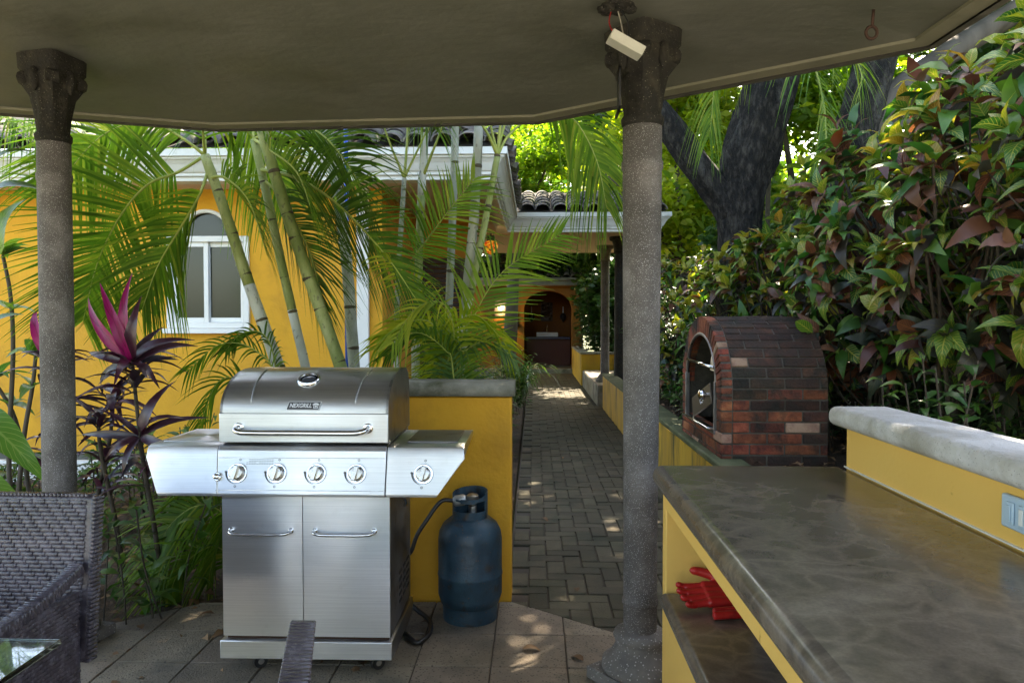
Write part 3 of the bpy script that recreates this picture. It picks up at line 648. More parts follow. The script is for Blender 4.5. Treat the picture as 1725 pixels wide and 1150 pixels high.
# ------------------------------------------------------------------ low walls
lw = thing('garden_wall', 'short yellow wall with rounded mossy stone cap behind the grill', 'wall', (-.6, 3.65, 0))
m = MB(); m.box((-1.02, 3.60, -.1), (-.112, 3.76, 1.005)); m.build('wall', K['yellow'], lw, bevel=.008)
m = MB(); pf = [(y_, z_) for y_, z_ in ((3.565, 1.012), (3.55, 1.03), (3.552, 1.055), (3.575, 1.074), (3.61, 1.082), (3.75, 1.082), (3.785, 1.072), (3.80, 1.045), (3.79, 1.015))]
m.prism([(-1.04, y_, z_) for y_, z_ in pf], (.945, 0, 0)); m.build('cap', K['stone_cap'], lw, smooth='auto', ang=50)
rw = thing('retaining_wall', 'long mossy yellow retaining wall along the brick path', 'wall', (1.17, 7, 0))
m = MB(); m.box((1.085, 2.62, -.1), (1.25, 11.7, .50)); m.build('wall', K['yellow_moss'], rw, bevel=.01)
m = MB(); m.box((1.075, 2.61, .502), (1.262, 11.71, .545)); m.build('cap', surf('mossy_cap', [(.3, (.04, .055, .02)), (.6, (.12, .13, .06)), (.8, (.2, .19, .13))], 6, .95, bump=.6), rw, bevel=.012)
bw = thing('block_planter', 'yellow planter block at the far end of the brick path', 'planter', (1.2, 17, 0))
m = MB(); m.box((1.0, 15.7, -.1), (2.4, 16.0, .66)); m.box((1.0, 16.0, -.1), (1.16, 19.4, .66)); m.build('wall', K['yellow_moss'], bw, bevel=.01)
m = MB(); m.box((.98, 15.68, .662), (2.42, 16.02, .71)); m.box((.98, 16.02, .662), (1.18, 19.4, .71)); m.build('cap', K['stone_cap'], bw, bevel=.01)

# ------------------------------------------------------------------ wash pavilion at the end of the path
pv = thing('wash_pavilion', 'small orange wash pavilion with arched niche at the end of the path', 'pavilion', (0, 20, 0))
PY = 19.6
ax0, ax1 = -.27, 1.0; acx2 = (ax0+ax1)/2; ar2 = (ax1-ax0)/2
def top2(x): return 1.72 + .45*math.sqrt(max(0, 1-((x-acx2)/ar2)**2))
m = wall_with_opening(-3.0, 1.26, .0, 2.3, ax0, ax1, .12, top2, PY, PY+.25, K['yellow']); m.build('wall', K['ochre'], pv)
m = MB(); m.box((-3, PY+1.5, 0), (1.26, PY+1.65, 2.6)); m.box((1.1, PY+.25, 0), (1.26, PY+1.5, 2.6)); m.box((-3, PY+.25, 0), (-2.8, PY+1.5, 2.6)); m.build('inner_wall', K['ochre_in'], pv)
m = MB(); m.box((-3, PY-.3, -.1), (1.3, PY+1.5, .12)); m.build('floor_step', K['stone_cap'], pv)
m = MB(); m.box((-3.2, PY-.35, 2.3), (1.5, PY+1.9, 2.42)); m.box((-3.25, PY-.42, 2.42), (1.55, PY-.30, 2.50)); m.build('eave_slab', K['cornice_old'], pv, bevel=.01)
m = MB(); m.add([(-3.2, PY-.35, 2.45), (1.5, PY-.35, 2.45), (1.5, PY+1.2, 3.2), (-3.2, PY+1.2, 3.2), (-3.2, PY+2.6, 2.5), (1.5, PY+2.6, 2.5)], [(0, 1, 2, 3), (3, 2, 5, 4)]); roof2 = m.build('roof', K['roofbed'], pv)
_r = roof; roof = roof2; lay_tiles((-3.0, PY-.36, 2.5), (1, 0, 0), (0, 1, .48), 20, 4); roof = _r
m = MB(); m.box((-.25, PY+.9, .86), (1.0, PY+1.48, .93)); m.build('vanity_top', plain('navy_tile', (.012, .02, .08), .25), pv, bevel=.01)
m = MB(); m.box((-.2, PY+1.0, .13), (1.0, PY+1.45, .86)); m.build('vanity_cabinet', plain('red_brown_wood', (.10, .025, .015), .5), pv)
m = MB(); m.box((.06, PY+.98, .93), (.66, PY+1.36, 1.05)); m.build('basin', K['white'], pv, bevel=.015)
m = MB(); m.tube(bez([(.36, PY+1.38, .93), (.36, PY+1.38, 1.22), (.36, PY+1.33, 1.26), (.36, PY+1.28, 1.2)], 12), .014, 8); m.build('tap', K['chrome'], pv, smooth=True)
mi = MB(); mi.box((.19, PY+1.44, 1.36), (.52, PY+1.498, 1.90))
for k in range(26): mi.lathe([(.03, -.02), (.045, 0), (.01, .03)], (.22+random.random()*.27, PY+1.44, 1.4+random.random()*.45), 6, mat=Matrix.Rotation(R(90), 3, 'X'))
tag(mi.build('carved_panel', plain('dark_carving', (.06, .03, .018), .5)), 'dark carved wall panel above the white basin', 'wall art')
for k, x in enumerate((-.08, .82)):
    s = thing('candle_sconce', 'dark iron candle sconce on the niche wall beside the carved panel', 'sconce', (x, PY+1.45, 1.4), group='sconces flanking the carved panel')
    m = MB(); m.lathe([(.005, 1.33), (.07, 1.42), (.09, 1.5), (.06, 1.58), (.01, 1.6)], (x, PY+1.44, 0), 10); m.build('bracket', K['black'], s, smooth=True)
    m = MB(); m.lathe([(.014, 1.6), (.014, 1.78)], (x, PY+1.42, 0), 8); m.build('candle', K['white'], s)
wl = thing('wall_lantern', 'glowing square lantern on the orange pavilion wall', 'lantern', (-.87, PY-.1, 1.3))
lx0, lx1, lz0, lz1 = -1.06, -.70, 1.50, 1.98
m = MB()
for (a, b, c, d) in ((lx0, lz0, lx0+.035, lz1), (lx1-.035, lz0, lx1, lz1), (lx0, lz0, lx1, lz0+.035), (lx0, lz1-.035, lx1, lz1)):
    m.box((a, PY-.20, b), (c, PY-.165, d)); 
m.box((lx0, PY-.165, lz1-.03), (lx1, PY-.003, lz1)); m.box((lx0, PY-.165, lz0), (lx0+.02, PY-.003, lz1)); m.box((lx1-.02, PY-.165, lz0), (lx1, PY-.003, lz1))
m.box((lx0+.02, PY-.02, lz0), (lx1-.02, PY-.003, lz1-.03)); m.build('frame', K['black'], wl)
m = MB(); m.lathe([(.01, -.07), (.05, -.05), (.07, 0), (.05, .05), (.01, .07)], (-.88, PY-.10, 1.73), 14); m.build('bulb', plain('lamp_glow', (1, .8, .5), .4, emit=(1, .72, .36), es=22), wl, smooth=True)
pl = bpy.data.lights.new('lantern_light', 'POINT'); pl.energy = 7; pl.color = (1, .55, .2); pl.shadow_soft_size = .06
po = bpy.data.objects.new('lantern_light', pl); col.objects.link(po); po.location = (-.88, PY-.28, 1.60); set_parent(po, wl)
m = MB(); m.box((-.52, PY-.03, 1.25), (-.42, PY-.002, 1.42)); m.lathe([(.02, 1.42), (.03, 1.5), (.008, 1.62)], (-.47, PY-.03, 0), 8); m.lathe([(.06, 1.22), (.08, 1.27), (.03, 1.33)], (-.47, PY-.05, 0), 8)
tag(m.build('wall_ornament', K['capital']), 'dark hanging wall ornament on the pavilion pier', 'ornament')

# ------------------------------------------------------------------ gas grill
gr = thing('gas_grill', 'stainless steel gas grill with domed lid, five knobs and two cabinet doors', 'grill', (-.9, 3.05, 0))
X0, X1 = -1.212, -.56
lp = [(2.80, .912), (2.80, 1.026)] + [(3.085-.285*math.cos(a), 1.026+.153*math.sin(a)) for a in [math.pi/2*k/14 for k in range(1, 15)]] + [(3.2, 1.176), (3.25, 1.15), (3.275, 1.09), (3.28, .912)]
m = MB(); 
n = len(lp); m.add([(X0, y, z) for y, z in lp] + [(X1, y, z) for y, z in lp], [(i, i+1, n+i+1, n+i) for i in range(n-1)] + [(n-1, 0, n, 2*n-1)])
lid = m.build('lid', K['steel_lid'], gr, smooth='auto', ang=35)
for x, dx in ((X0, .010), (X1-.008, .010)):
    m = MB(); m.prism([(x-.001, y, z) for y, z in lp], (dx, 0, 0)); m.build('end_plate', K['steel_dark'], lid)
m = MB(); m.box((X0-.002, 2.792, .912), (X1+.002, 2.80, 1.024)); m.build('lid_front_band', K['steel'], lid, bevel=.003)
def on_lid(x, a, off=0):
    return Vector((x, 3.085-(.285+off)*math.cos(a), 1.026+(.153+off)*math.sin(a)))
for sx, bend in ((-1.093, -.35), (-.688, .35)):
    m = MB(); m.tube([on_lid(sx+.055*bend*(k/14)**1.5, .22+1.2*k/14, .0015) for k in range(15)], [.0008]+[.0032]*13+[.0008], 8); m.build('embossed_rib', K['steel_lid'], lid, smooth=True)
a = .86; pc = on_lid(-.895, a, .0); nn = Vector((0, -math.cos(a)/.285, math.sin(a)/.153)).normalized()
Mt = nn.to_track_quat('Z', 'Y').to_matrix()
m = MB(); m.lathe([(.046, -.004), (.046, .006), (.041, .012), (.036, .012), (.035, .008)], pc, 32, mat=Mt, caps=False); th = m.build('thermometer', K['chrome'], lid, smooth='auto')
m = MB(); m.lathe([(.0355, .006), (.02, .0075), (.001, .008)], pc, 32, mat=Mt); m.build('dial', plain('dial_glass', (.05, .055, .07), .08), th, smooth=True)
# badge: black slanted plate, silver rim, lettering and small grill emblem
a = .17; pc = on_lid(-.885, a, .003); nn = Vector((0, -math.cos(a)/.285, math.sin(a)/.153)).normalized()
ux = Vector((1, 0, 0)); uy = nn.cross(ux).normalized()
Bm = Matrix((ux, uy, nn)).transposed().to_4x4(); Bm.translation = pc
def para(w_, h_, sh, z0, z1):
    mm = MB(); mm.prism([Bm @ Vector(p) for p in ((-w_-sh, -h_, z0), (w_-sh, -h_, z0), (w_+sh, h_, z0), (-w_+sh, h_, z0))], Bm.to_3x3() @ Vector((0, 0, z1-z0))); return mm
bd = para(.063, .0165, .005, 0, .003).build('badge', K['silver_ink'], lid); para(.0615, .015, .0045, .003, .0036).build('badge_field', K['ink'], bd)
def text(name, body, size, M_, mat, parent, shear=0, extrude=.0004, bold=0, sx=1):
    c = bpy.data.curves.new(name, 'FONT'); c.body = body; c.size = size; c.align_x = 'CENTER'; c.align_y = 'CENTER'; c.shear = shear; c.extrude = extrude; c.offset = bold; c.materials.append(mat)
    tmp = bpy.data.objects.new(name, c); col.objects.link(tmp); me = bpy.data.meshes.new_from_object(tmp); bpy.data.objects.remove(tmp)
    o = bpy.data.objects.new(name, me); col.objects.link(o); o.matrix_basis = M_ @ Matrix.Diagonal((sx, 1, 1, 1)); set_parent(o, parent); return o
text('lettering', 'NEXGRILL', .0225, Bm @ Matrix.Translation((-.013, 0, .0042)), K['silver_ink'], bd, .25, .0005, .0004, .83)
m = MB()
def bl(x0, y0, x1, y1): m.prism([Bm @ Vector(p) for p in ((x0, y0, .0038), (x1, y0, .0038), (x1, y1, .0038), (x0, y1, .0038))], Bm.to_3x3() @ Vector((0, 0, .0006)))
for q in ((.034, .003, .060, .006), (.037, .006, .057, .0085), (.041, .0085, .053, .010), (.038, -.0105, .0405, .003), (.0535, -.0105, .056, .003), (.0405, -.0105, .0535, -.008), (.043, -.005, .051, .0005)): bl(*q)
m.build('emblem', K['silver_ink'], bd)
def handle(x0, x1, z, y, r, out, parent, lift=0):
    m = MB(); P0 = [(x0, y, z+lift), (x0, y-out*.7, z+lift*.8), (x0+.018, y-out, z+lift*.3), (x0+.06, y-out, z), ((x0+x1)/2, y-out, z), (x1-.06, y-out, z), (x1-.018, y-out, z+lift*.3), (x1, y-out*.7, z+lift*.8), (x1, y, z+lift)]
    m.tube(bez(P0, 48), r, 14); h = m.build('handle', K['chrome'], parent, smooth=True)
    for x in (x0, x1):
        k = MB(); k.lathe([(r*1.7, 0), (r*1.7, .006), (r*1.2, .009)], (x, y, z+lift), 18, mat=Matrix.Rotation(R(90), 3, 'X')); k.build('rosette', K['chrome'], h, smooth='auto')
    return h
handle(-1.135, -.635, .957, 2.792, .0115, .055, lid, .012)
# fire box and control panel / side shelves with a profile that leans out towards the bottom
m = MB(); m.box((X0+.004, 2.86, .70), (X1-.004, 3.27, .905)); m.build('firebox', K['steel_dark'], gr)
pp = [(3.22, .878), (3.22, .900), (2.825, .900), (2.806, .893), (2.797, .878), (2.792, .853), (2.756, .722), (2.758, .712), (2.775, .708), (2.85, .708), (2.86, .86)]
def panel(xa, xb, ta, tb, name, mat, parent, bv=.002):
    """xa..xb with a slant ta, tb of the lower corners"""
    m = MB(); n = len(pp); f = lambda z, t: t*max(0, (.853-z)/.131)
    m.add([(xa+f(z, ta), y, z) for y, z in pp] + [(xb-f(z, tb), y, z) for y, z in pp], [(i, (i+1) % n, n+(i+1) % n, n+i) for i in range(n)] + [tuple(range(n)), tuple(range(2*n-1, n-1, -1))])
    return m.build(name, mat, parent, bevel=bv, seg=2, ang=25)
pp_keep = pp
shl = panel(-1.498, -1.222, .055, -.012, 'side_shelf', K['steel'], gr)
shr = panel(-.563, -.268, .0, .095, 'side_shelf', K['steel'], gr)
pp = [(2.86, .878), (2.86, .903), (2.822, .903), (2.806, .896), (2.794, .880), (2.789, .853), (2.753, .722), (2.755, .712), (2.772, .708), (2.85, .708)]
cp = panel(-1.219, -.566, .012, .0, 'control_panel', K['steel'], gr)
m = MB(); m.box((-.50, 2.87, .9005), (-.30, 3.17, .908)); m.build('side_burner_lid', K['steel_dark'], shr, bevel=.004)
m = MB(); m.box((-1.47, 2.87, .9005), (-1.25, 3.17, .904)); m.build('shelf_top', K['steel'], shl, bevel=.004)
tl = math.atan2(.036, .131)          # lean of the panel face
Pn = Vector((0, -math.cos(tl), math.sin(tl)))
def on_panel(x, z, off=0): return Vector((x, 2.753+(z-.722)*(.036/.131), z)) + Pn*off
Mp = Matrix((Vector((1, 0, 0)), Vector((0, math.sin(tl), math.cos(tl))), Pn)).transposed()
for i, x in enumerate((-1.135, -.983, -.83, -.676, -.42)):
    par = cp if i < 4 else shr; z = .797; c = on_panel(x, z, -.002)
    m = MB(); m.lathe([(.0385, 0), (.0385, .006), (.036, .009), (.033, .009), (.0325, .006)], c, 36, mat=Mp); kn = m.build('knob', K['chrome'], par, smooth='auto')
    m = MB(); m.lathe([(.029, .006), (.0275, .026), (.0255, .030), (.001, .031)], c, 32, mat=Mp)
    ga = R(-12); G = Mp.to_4x4() @ Matrix.Rotation(ga, 4, 'Z'); G.translation = c
    m.box((-.0095, -.029, .010), (.0095, .029, .043), mat=G); m.build('grip', K['knob'], kn, bevel=.003, seg=2, ang=50)
    m = MB(); cc = on_panel(x, z, .001)
    for k in range(16):          # printed crescent
        a0, a1 = R(172+k*5.6), R(172+(k+1)*5.6); w0 = .0075*(1-k/16); w1 = .0075*(1-(k+1)/16)
        m.add([cc + Mp @ Vector((.041*math.cos(a0), .041*math.sin(a0), 0)), cc + Mp @ Vector(((.041+w0)*math.cos(a0), (.041+w0)*math.sin(a0), 0)), cc + Mp @ Vector(((.041+w1)*math.cos(a1), (.041+w1)*math.sin(a1), 0)), cc + Mp @ Vector((.041*math.cos(a1), .041*math.sin(a1), 0))], [(0, 1, 2, 3)])
    for (dx, dz) in ((.006, .051), (-.046, .004), (-.006, -.05)):
        m.lathe([(.0045, 0), (.0028, .0004)], cc + Mp @ Vector((dx, dz, 0)), 12, mat=Mp, caps=False)
    m.build('printed_scale', K['ink'], kn)
c = on_panel(-1.209, .783, -.002)
m = MB(); m.lathe([(.017, 0), (.017, .01), (.014, .013), (.0115, .013), (.011, .026), (.008, .029), (.001, .03)], c, 22, mat=Mp); m.build('ignition_button', K['chrome'], cp, smooth='auto')
m = MB()
for k in range(4):
    for q in range(11):
        if random.random() < .9: x = -1.105+q*.0098; z = .846-k*.0058; m.add([on_panel(x, z, .0006), on_panel(x+random.uniform(.005, .0088), z, .0006), on_panel(x+.0085, z+.0022, .0006), on_panel(x, z+.0022, .0006)], [(0, 1, 2, 3)])
m.build('printed_notice', plain('faint_ink', (.22, .22, .23), .5, .5), cp)
for z, nm in ((.853, 'panel_crease'), (.735, 'panel_crease')):
    m = MB(); m.tube([on_panel(-1.215, z, .0003), on_panel(-.57, z, .0003)], .0014, 6); m.build(nm, K['chrome'], cp, smooth=True)
# cabinet, doors, skirt, castors
m = MB(); m.box((-1.224, 2.85, .135), (-.561, 3.30, .706)); cab = m.build('cabinet', K['steel_dark'], gr, bevel=.004)
def door(xa, xb, hx0, hx1):
    m = MB(); nx, nz = 18, 24; vv = []
    ph = random.uniform(0, 6)
    for j in range(nz+1):
        for i in range(nx+1):
            u_, v_ = i/nx, j/nz; e = math.sin(math.pi*u_)*math.sin(math.pi*v_)
            y = 2.832 - .0035*e + .0016*math.sin(5.5*u_+ph+1.3*math.sin(3*v_))*e + .0012*math.sin(3*u_-4*v_+ph)*e
            vv.append((xa+(xb-xa)*u_, y, .142+(.694-.142)*v_))
    m.add(vv, [(j*(nx+1)+i, j*(nx+1)+i+1, (j+1)*(nx+1)+i+1, (j+1)*(nx+1)+i) for j in range(nz) for i in range(nx)])
    b = [(xa, .142), (xb, .142), (xb, .694), (xa, .694)]
    for k in range(4):
        (a0, z0), (a1, z1) = b[k], b[(k+1) % 4]; m.add([(a0, 2.832, z0), (a1, 2.832, z1), (a1, 2.850, z1), (a0, 2.850, z0)], [(0, 1, 2, 3)])
    d = m.build('door', K['steel'], gr, smooth='auto', ang=40); handle(hx0, hx1, .553, 2.832, .0065, .035, d, .008)
door(-1.222, -.9055, -1.185, -.95); door(-.9025, -.562, -.856, -.622)
m = MB(); m.box((-1.232, 2.818, .056), (-.552, 3.31, .128)); m.build('skirt', K['steel'], gr, bevel=.004)
m = MB(); m.box((-1.21, 2.845, .128), (-.57, 2.86, .136)); m.build('rusty_seam', K['rust'], gr)
for col_ in range(3):
    for r_ in range(5):
        m = MB(); y = 3.02 + col_*.085; z = .205+r_*.03 + .0*col_; m.box((-.5612, y, z), (-.5592, y+.06, z+.012)); m.build('vent_slot', K['dark'], cab)
m = MB(); m.tube(bez([(-.5605, 3.0, .69), (-.545, 3.05, .64), (-.545, 3.10, .60), (-.5605, 3.14, .585)], 16), .007, 8); m.build('side_hook', K['chrome'], cab, smooth=True)
for x, y in ((-1.09, 2.87), (-.62, 2.87), (-1.15, 3.25), (-.62, 3.25)):
    m = MB(); m.lathe([(.02, -.011), (.026, -.012), (.0275, -.006), (.0275, .006), (.026, .012), (.02, .011)], (x, y, .0275), 20, mat=Matrix.Rotation(R(90), 3, 'X') @ Matrix.Rotation(R(35), 3, 'Y')); wh = m.build('castor', K['rubber'], gr, smooth='auto')
    m = MB(); m.lathe([(.012, -.013), (.012, .013)], (x, y, .0275), 12, mat=Matrix.Rotation(R(90), 3, 'X') @ Matrix.Rotation(R(35), 3, 'Y')); m.box((x-.012, y-.012, .05), (x+.012, y+.012, .058)); m.build('hub', K['chrome'], wh)

# ------------------------------------------------------------------ gas cylinder and hoses
tx, ty = -.298, 3.40
gt = thing('gas_cylinder', 'dark blue steel gas cylinder standing by the yellow wall', 'gas cylinder', (tx, ty, 0))
m = MB(); m.lathe([(.10, .052), (.135, .075), (.148, .115), (.148, .2), (.1505, .205), (.1505, .215), (.148, .22), (.148, .37), (.143, .405), (.125, .44), (.095, .465), (.05, .478), (.02, .48)], (tx, ty, 0), 40); m.build('body', K['tank'], gt, smooth='auto', ang=60)
m = MB(); m.lathe([(.126, .0), (.128, .07), (.121, .07), (.119, .0)], (tx, ty, 0), 36, caps=False); m.build('foot_ring', K['tank'], gt, smooth='auto')
m = MB(); n = 40
for k in range(n):
    a0, a1 = 2*math.pi*k/n, 2*math.pi*(k+1)/n; am = math.degrees((a0+a1)/2) % 360
    zt_ = .585 + .012*math.cos(R(am-60))
    cut = 205 < am < 335 and not 262 < am < 272
    segs = [(.458, .505), (.552, zt_-.012)] if cut else [(.458, zt_)]
    if 245 < am < 300: segs = [(.458, .505), (.545, .565)]
    for z0, z1 in segs:
        vv = []
        for a in (a0, a1):
            for r in (.082, .077):
                for z in (z0, z1): vv.append((tx+r*math.cos(a), ty+r*math.sin(a), z))
        m.add(vv, [(0, 4, 5, 1), (2, 3, 7, 6), (1, 5, 7, 3), (0, 2, 6, 4), (0, 1, 3, 2), (4, 6, 7, 5)])
m.build('collar', K['tank'], gt)
m = MB(); m.lathe([(.02, .478), (.02, .52), (.012, .525), (.012, .55), (.028, .552), (.03, .568), (.02, .575), (.001, .576)], (tx+.012, ty, 0), 16); m.build('valve', K['brass'], gt, smooth='auto')
m = MB(); m.lathe([(.018, -.03), (.026, -.02), (.026, .02), (.018, .03)], (tx-.045, ty-.03, .552), 16, mat=Matrix.Rotation(R(80), 3, 'Y')); m.build('regulator', surf('grey_metal', [(.3, (.35, .36, .35)), (.7, (.55, .56, .54))], 20, .4, metal=.7), gt, smooth='auto')
m = MB(); m.tube(bez([(tx-.07, ty-.035, .552), (tx-.13, ty-.05, .55), (-.49, 3.33, .47), (-.535, 3.32, .40), (-.56, 3.32, .33), (-.59, 3.33, .30)], 30), .0095, 10); tag(m.build('gas_hose', K['rubber'], smooth=True), 'black rubber gas hose running from the cylinder to the grill', 'hose')
m = MB(); m.tube(bez([(-.57, 3.18, .012), (-.53, 3.12, .012), (-.49, 3.08, .014), (-.455, 3.16, .02), (-.47, 3.27, .03), (-.53, 3.33, .05), (-.60, 3.34, .10)], 36), .011, 10); tag(m.build('power_cord', K['rubber'], smooth=True), 'thick black cord looped on the floor behind the grill', 'cord')

# ------------------------------------------------------------------ masonry counter with stone top
ct = thing('masonry_counter', 'yellow masonry counter with dark veined stone top, lower shelf and raised back wall', 'counter', (.7, 1.4, 0))
def bull(x0, x1, y0, y1, z0, z1, name, mat, parent, r=None, bv=.03):
    m = MB(); m.box((x0, y0, z0), (x1, y1, z1)); return m.build(name, mat, parent, bevel=bv, seg=5, ang=40)
bull(.392, 1.018, .15, 2.465, .832, .902, 'countertop', K['counter'], ct, bv=.032)
m = MB(); m.box((.425, 2.375, 0), (1.02, 2.43, .831)); m.build('end_panel', K['yellow_clean'], ct, bevel=.004)
m = MB(); m.box((.425, .2, 0), (1.02, .255, .831)); m.build('end_panel', K['yellow_clean'], ct, bevel=.004)
m = MB(); m.box((.422, .256, .775), (.462, 2.374, .830)); m.build('front_rail', K['yellow_clean'], ct, bevel=.004)
m = MB(); m.box((.97, .256, 0), (1.018, 2.374, .83)); m.build('back_panel', K['yellow_clean'], ct)
m = MB(); m.box((.425, .256, .0), (.50, 2.374, .455)); m.build('shelf_riser', K['yellow_clean'], ct)
bull(.405, .968, .257, 2.373, .457, .507, 'shelf', K['counter'], ct, bv=.022)
m = MB(); m.box((1.02, .15, 0), (1.145, 2.43, 1.035)); m.build('back_wall', K['yellow_clean'], ct, bevel=.004)
bull(.972, 1.178, .10, 2.475, 1.036, 1.098, 'back_wall_cap', K['white_cap'], ct, bv=.026)
m = MB(); m.box((1.012, .16, .9025), (1.0198, 2.428, .9055)); m.build('caulk_line', K['white'], ct)
tw = MB(); tw.tube([(.80, 2.02, .905), (.815, 2.00, .908), (.825, 1.975, .906)], [.002, .003, .0015], 6); tag(tw.build('fallen_twig', K['twig'], smooth=True), 'tiny dark twig lying on the stone countertop', 'twig')
ot = thing('wall_outlet', 'pale blue plastic double outlet on the yellow back wall', 'outlet', (1.018, 1.57, .95))
oy = 1.545; oz = .975
m = MB(); m.box((1.006, oy-.08, oz-.036), (1.0195, oy+.065, oz+.036)); m.build('plate', K['outlet'], ot, bevel=.005)
for dy in (.028, -.012, -.052):
    m = MB(); m.box((1.0005, oy+dy-.012, oz-.024), (1.0055, oy+dy+.012, oz+.024)); s = m.build('socket', K['outlet'], ot, bevel=.003)
    m = MB(); m.box((.9975, oy+dy-.0065, oz-.017), (1.0004, oy+dy+.0065, oz+.017)); m.build('rocker', K['white'] if dy < 0 else K['outlet'], s, bevel=.002)
# dark box stored at the back of the shelf
m = MB(); m.box((.70, 2.2, .509), (.93, 2.36, .73)); tag(m.build('storage_box', plain('slate_grey', (.10, .12, .17), .6), bevel=.004), 'slate blue box at the back of the counter shelf', 'box')

# red rubber gloves: one lying palm open over the cuff of the other
def glove(name, label, M_, parts, vox=.0035):
    m = MB()
    for pts, rr in parts: m.tube([M_ @ Vector(p) for p in bez(pts, 24)], [rr(i/(len(bez(pts, 24))-1)) for i in range(len(bez(pts, 24)))], 14)
    o = m.build(name, K['glove'], smooth=True); md = o.modifiers.new('remesh', 'REMESH'); md.mode = 'VOXEL'; md.voxel_size = vox; md.use_smooth_shade = True
    s = o.modifiers.new('smooth', 'SMOOTH'); s.iterations = 4; s.factor = .5
    return tag(o, label, 'glove', 'red rubber gloves on the counter shelf')
fing = lambda r0, r1: (lambda t: (r0+(r1-r0)*t)*(1 if t < .82 else math.sqrt(max(.03, 1-((t-.82)/.18)**2))))
Mg = Matrix.Translation((.60, 2.265, .540)) @ Euler((R(20), R(2), R(6))).to_matrix().to_4x4()
parts = []
for k in range(4):                       # palm and cuff as side-by-side lobes, fingers bent up at the knuckles
    yy = -.036 + k*.023; ln = (.052, .062, .066, .06)[k]
    parts.append(([(.20, yy*1.1, .0), (.09, yy*1.0, .0), (.0, yy, 0), (-.075, yy*1.05, .0)], lambda t: .021-.005*t))
    parts.append(([(-.06, yy*1.05, .0), (-.10, yy*1.1, -.004), (-.10-ln*.55, yy*1.2, -.006), (-.10-ln*.95, yy*1.3, .004)], fing(.0125, .0098)))
parts.append(([(.0, .035, .004), (-.03, .064, .014), (-.07, .078, .02), (-.105, .082, .022)], fing(.019, .0125)))
glove('rubber_glove', 'red rubber glove lying palm up with fingers and thumb spread', Mg, parts)
Mg2 = Matrix.Translation((.62, 2.17, .521)) @ Euler((0, 0, R(5))).to_matrix().to_4x4()
parts = [([(-.10, -.02, 0), (-.02, -.018, .002), (.08, -.012, .001), (.2, 0, 0)], lambda t: .0125), ([(-.09, .01, .0), (0, .014, .002), (.1, .016, .0), (.2, .02, 0)], lambda t: .012)]
for k in range(4): parts.append(([(.18, -.03+k*.02, .0), (.22, -.032+k*.021, .0), (.26, -.034+k*.022, .002), (.29, -.035+k*.022, .004)], fing(.011, .009)))
glove('rubber_glove', 'red rubber glove lying folded flat under the other glove', Mg2, parts)

# ------------------------------------------------------------------ brick oven on the retaining wall
ov = thing('brick_oven', 'small arched red brick oven with steel door on the retaining wall', 'oven', (1.45, 5.05, .47))
OY0, OY1, OX, OXB, OZ = 4.47, 5.65, 1.13, 1.77, .50
ZS = .93; oa = (OY1-OY0)/2; oc = (OY0+OY1)/2; ob_ = .48
def sect(inset_=0):
    P = [(OY0+inset_, OZ + (ZS-OZ)*k/20) for k in range(21)] + [(oc-(oa-inset_)*math.cos(a), ZS+(ob_-inset_)*math.sin(a)) for a in [math.pi*k/90 for k in range(1, 90)]] + [(OY1-inset_, ZS-(ZS-OZ)*k/20) for k in range(21)]
    return P
SP = sect(); acc = [0]
for i in range(1, len(SP)): acc.append(acc[-1] + math.dist(SP[i], SP[i-1]))
def at_s(s):
    i = max(1, min(len(SP)-1, next((k for k in range(1, len(SP)) if acc[k] >= s), len(SP)-1)))
    f = (s-acc[i-1])/(acc[i]-acc[i-1]); p = (SP[i-1][0]+(SP[i][0]-SP[i-1][0])*f, SP[i-1][1]+(SP[i][1]-SP[i-1][1])*f)
    d = Vector((SP[i][0]-SP[i-1][0], SP[i][1]-SP[i-1][1])).normalized(); return p, d
m = MB(); m.box((-.5, -.5, -.5), (.5, .5, .5)); proto = m.build('brick', K['brick'], None)
bmx = bmesh.new(); bmx.from_mesh(proto.data); bmesh.ops.translate(bmx, verts=bmx.verts, vec=(0, 0, -1.0)); bmesh.ops.scale(bmx, verts=bmx.verts, vec=(.2, .055, .09))
bmesh.ops.bevel(bmx, geom=bmx.edges, offset=.004, segments=1, affect='EDGES'); bmx.to_mesh(proto.data); bmx.free()
protos = []
for kmat in ('brick', 'brick_sooty', 'brick_pale'):
    me = proto.data.copy(); me.materials.clear(); me.materials.append(K[kmat]); protos.append(me)
bpy.data.objects.remove(proto)
def brick(M_, dims, k=0):
    o = bpy.data.objects.new('brick', protos[k]); col.objects.link(o)
    o.matrix_basis = M_ @ Matrix.Diagonal((dims[0]/.2, dims[1]/.055, dims[2]/.09, 1)); set_parent(o, ov); return o
def frame(c, ux, uy, uz):
    M_ = Matrix((ux, uy, uz)).transposed().to_4x4(); M_.translation = c; return M_
pitch = .0665; nc = int(acc[-1]//pitch); pitch = acc[-1]/nc
for r_ in range(nc):
    (y, z), d = at_s((r_+.5)*pitch); t = Vector((0, d.x, d.y)); nn = Vector((0, -d.y, d.x))     # outward
    x = OX+.066; off = (.0, .105)[r_ % 2]
    edges = [x]; q = x + (.21 if not off else .105)
    while q < OXB-.03: edges.append(q); q += .21
    edges.append(OXB)
    for a, b in zip(edges[:-1], edges[1:]):
        k = 1 if random.random() < (.92 if z > 1.0 else .7 if z > .85 else .3) else (2 if random.random() < .07 else 0)
        if z > 1.15 and k == 0: k = 1
        c = Vector(((a+b)/2, y, z)) + nn*(random.uniform(-.003, .003))
        brick(frame(c, Vector((1, 0, 0)), t, nn), (b-a-.009, pitch-.009, .075), k)
